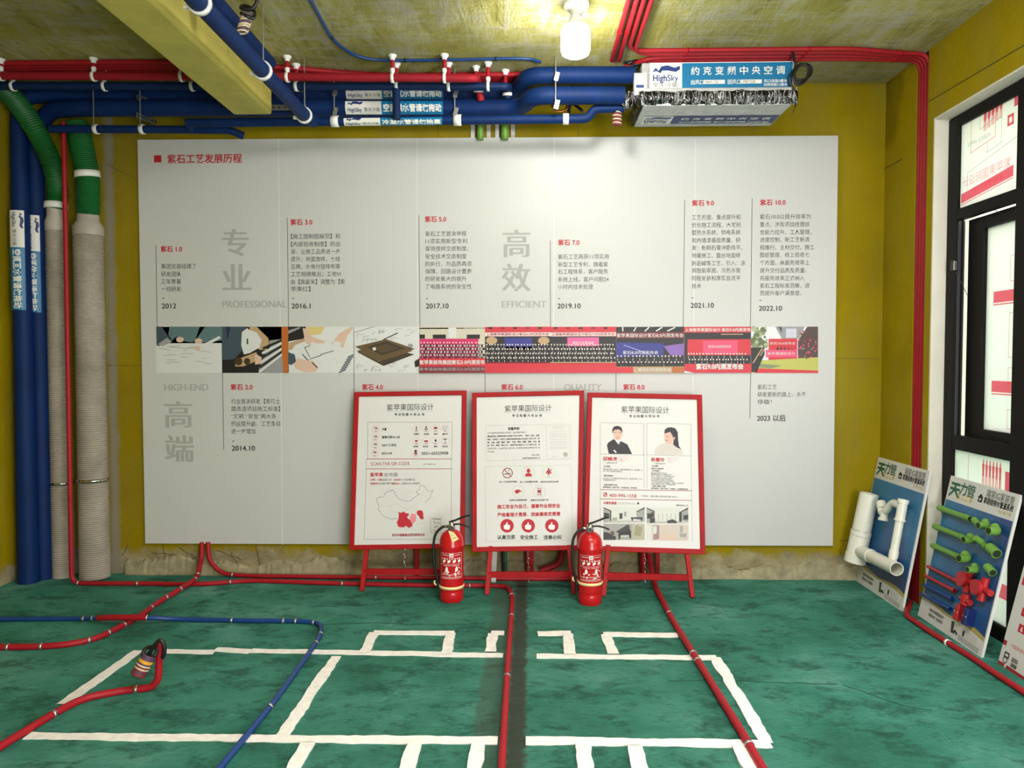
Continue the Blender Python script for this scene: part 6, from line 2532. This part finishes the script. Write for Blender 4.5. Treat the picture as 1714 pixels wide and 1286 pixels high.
LS.rect(b, 0, 0, LS.W * .222, LS.H, LW, 1)
LS.rect(b, LS.W * .222, 0, LS.W, LS.H, LB, 1)
b.build('label_panel', ac)


def ac_label(sh, b, W_, H_):
    wave_mark(sh, b, .012 * W_, .66 * H_, .195 * W_, NI)
    sh.text(b, 'High', .016 * W_, .46 * H_, .34 * H_, NI, .115 * W_, bold=.03)
    sh.text(b, 'Sky', .118 * W_, .46 * H_, .34 * H_, NI, .195 * W_, bold=.012)
    sh.text(b, '擎天冷暖', .016 * W_, .18 * H_, .20 * H_, M['ink_line'], .192 * W_)
    for k, ch in enumerate('约克变频中央空调'):
        u = (.285 + k * .0858) * W_
        sh.text(b, ch, u, .70 * H_, .34 * H_, LW, u + .060 * W_, bold=.02)
    sh.text(b, '出风口', .285 * W_, .27 * H_, .19 * H_, LW, .375 * W_, bold=.02)
    sh.rect(b, .378 * W_, .20 * H_, .525 * W_, .35 * H_, LW, 2)
    sh.text(b, '860*150', .39 * W_, .275 * H_, .14 * H_, M['ink_soft'], .48 * W_, layer=3)
    sh.text(b, '回风口', .545 * W_, .27 * H_, .19 * H_, LW, .635 * W_, bold=.02)
    sh.rect(b, .638 * W_, .20 * H_, .785 * W_, .35 * H_, LW, 2)
    sh.text(b, '790*220', .65 * W_, .275 * H_, .14 * H_, M['ink_soft'], .74 * W_, layer=3)
    sh.text(b, '风口深度5厘米', .80 * W_, .29 * H_, .13 * H_, LW, .965 * W_, bold=.02)
    sh.text(b, '四周预留2.5厘米', .80 * W_, .15 * H_, .12 * H_, LW, .965 * W_, bold=.02)


b = MB()
ac_label(LS, b, LS.W, LS.H)
b.build('label_lettering', ac)
# label on the underside
zu = 2.5555
o0, o1, o2 = fz(1072, 207.5, zu), fz(1292, 206, zu), fz(1079, 195, zu)
US = Sheet(Vector((o0.x, o0.y, zu)), Vector((o1.x, o0.y, zu)), Vector((o0.x, o2.y, zu)))
US.N = Vector((0, 0, -1))
b = MB()
US.rect(b, 0, 0, US.W * .222, US.H, LW, 2)
US.rect(b, US.W * .222, 0, US.W, US.H, M['navy_ink'], 2)
US2 = US
US2.EPS = .0006
b2 = MB()
ac_label(US2, b2, US.W, US.H)
for i in range(len(b2.v)):
    b2.v[i].z -= .002
b.build('underside_label', ac)
b2.build('underside_lettering', ac)
# stretch film over the outlet: crumpled sheet
from mathutils import noise as mnoise


def crumple(b, fn, nu, nv, amp, sc, m, seed=0.0):
    def g(a, c):
        p_, n_ = fn(a, c)
        h = mnoise.fractal(Vector((p_.x * sc + seed, p_.y * sc, p_.z * sc * .5)), 0.8, 2.2, 4)
        h2 = 1 - abs(mnoise.noise(Vector((p_.x * sc * 1.7 + seed, p_.z * sc * .35, 3.0)))) * 2
        return p_ + n_ * (amp * (h + .6 * h2))
    b.grid(nu, nv, g, m, False)


b = MB()


def film_front(a, c):
    x = .555 + a * (1.35 - .555)
    z = 2.558 + c * (2.640 - 2.558) + (.005 * math.sin(a * 31) if c > .9 else 0)
    y = 3.872 - .012 * math.sin(c * math.pi) + .10 * max(0, c - .8)
    return Vector((x, y, z)), Vector((0, -1, .2))


crumple(b, film_front, 130, 20, .010, 14, M['wrap'])


def film_left(a, c):
    return Vector((.560 - .008 * math.sin(c * 3), 3.875 + a * .33, 2.557 + c * .085)), Vector((-1, 0, 0))


crumple(b, film_left, 30, 12, .008, 16, M['wrap'], 4)


def film_right(a, c):
    w_ = .045 * (1 - abs(c - .62) * 1.1)
    return Vector((1.335 + a * w_ + .012 * c, 3.872 + a * .10, 2.535 + c * .125 - .012 * a)), Vector((.4, -1, 0))


crumple(b, film_right, 16, 18, .012, 18, M['wrap'], 9)
b.build('stretch_film', ac)
b = MB()


def bag(a, c):
    an = a * math.pi * 2
    r_ = .052 * (1 - c) ** .7 + .004
    return Vector((.505 + r_ * math.cos(an), 3.93 + r_ * .6 * math.sin(an), 2.640 - c * .085)), Vector((math.cos(an), math.sin(an), 0))


crumple(b, bag, 24, 10, .006, 22, M['wrap'], 2)
b.build('film_knot', ac)
b = MB()
c = fy(1071.5, 143, 3.915)
b.box(c, (.066, .04, .112), M['box_grey'])
b.box(c + Vector((-.004, -.0206, -.012)), (.040, .001, .014), M['navy_ink'])
b.box(c + Vector((.0, -.0206, .026)), (.046, .001, .034), M['label_white'])
b.build('control_box', ac, bevel=.002)
b = MB()
for px, y0, y1 in ((1080, 108, 128), (1086, 104, 150)):
    c0 = fy(px, y0, 3.93)
    b.tube([(c0.x, 3.93, ZC), (c0.x, 3.93, fy(px, y1, 3.93).z)], .0035, M['metal'], 8)
b.build('hanger_rods', ac)
b = MB()
for k in range(5):
    a0 = fy(1045 + k * 6, 104 + (k % 3) * 3, 3.97)
    a1 = fy(1080 + (k % 2) * 6, 96 + k * 5, 3.95)
    mid = (a0 + a1) / 2 + Vector((0, -.01, .015 * (k % 2)))
    b.tube(spline([a0, mid, a1], 6), .009, M['black'], 8)
tag(b.build('cable_bundle'), 'black cables bunched left of the air conditioner under red conduits', 'cable')
b = MB()
cc = fy(1343, 121, 3.87)
for k in range(3):
    pts = []
    for j in range(25):
        a = j / 24 * 2 * math.pi
        pts.append(cc + Vector((-.006 * k + (.046 - .006 * k) * math.cos(a) + .01 * math.sin(a), -.008 * k, (.040 + .006 * k) * math.sin(a) - .008 * k)))
    b.tube(pts, .0066, M['black'], 8, False)
b.tube(spline([fy(1326, 84, 3.82), fy(1329, 100, 3.86), fy(1333, 110, 3.87), fy(1322, 130, 3.87), fy(1328, 152, 3.88)], 6), .0066, M['black'], 8)
tag(b.build('cable_loop'), 'black cable loops hanging at the right end of the air conditioner', 'cable')

# hanging spring cable at upper left
b = MB()
ys = 3.0
c0 = fy(415, 24, ys)
c1 = fy(405, 55, ys)
b.tube(spline([fy(418, -40, ys), fy(430, -8, ys), fy(428, 8, ys), fy(418, 16, ys), fy(404, 14, ys), fy(408, 10, ys + .03), fy(424, 16, ys + .02), fy(424, 30, ys), fy(412, 27, ys - .02), fy(404, 22, ys)], 6), .008, M['black'], 10)
for k in range(8):
    pts = []
    for j in range(15):
        a = j / 14 * 2 * math.pi
        q = c0.lerp(c1, (k + j / 14) / 8)
        pts.append(q + Vector((.021 * math.cos(a), .021 * math.sin(a), .004 * math.cos(a))))
    b.tube(pts, .0044, M['coil_cream'] if k % 3 else M['coil_purple'], 6)
tag(b.build('spring_cable'), 'black cable with cream spring coil hanging from ceiling near the beam', 'cable')

# ------------------------------------------------------------------ ceiling bulb
cz = fz(965, 6, ZC)
lb = thing('ceiling_bulb', 'lit white bulb in a round ceiling socket', 'lamp', (cz.x, cz.y, ZC))
b = MB()
b.lathe((cz.x, cz.y, ZC), (0, 0, -1), [(.056, 0), (.056, .012), (.050, .022), (.030, .034), (.026, .05)], CL, 28)
b.build('socket', lb)
b = MB()
b.lathe((cz.x - .004, cz.y, ZC - .05), (0, 0, -1), [(.020, 0), (.024, .012), (.040, .035), (.052, .05), (.058, .055)], CL, 28)
b.build('bulb_neck', lb)
b = MB()
b.lathe((cz.x - .004, cz.y, ZC - .105), (0, 0, -1), [(.058, 0), (.063, .012), (.064, .03), (.064, .095), (.058, .112), (.040, .122), (.015, .126), (.0005, .127)], M['bulb'], 28)
b.build('bulb_globe', lb)
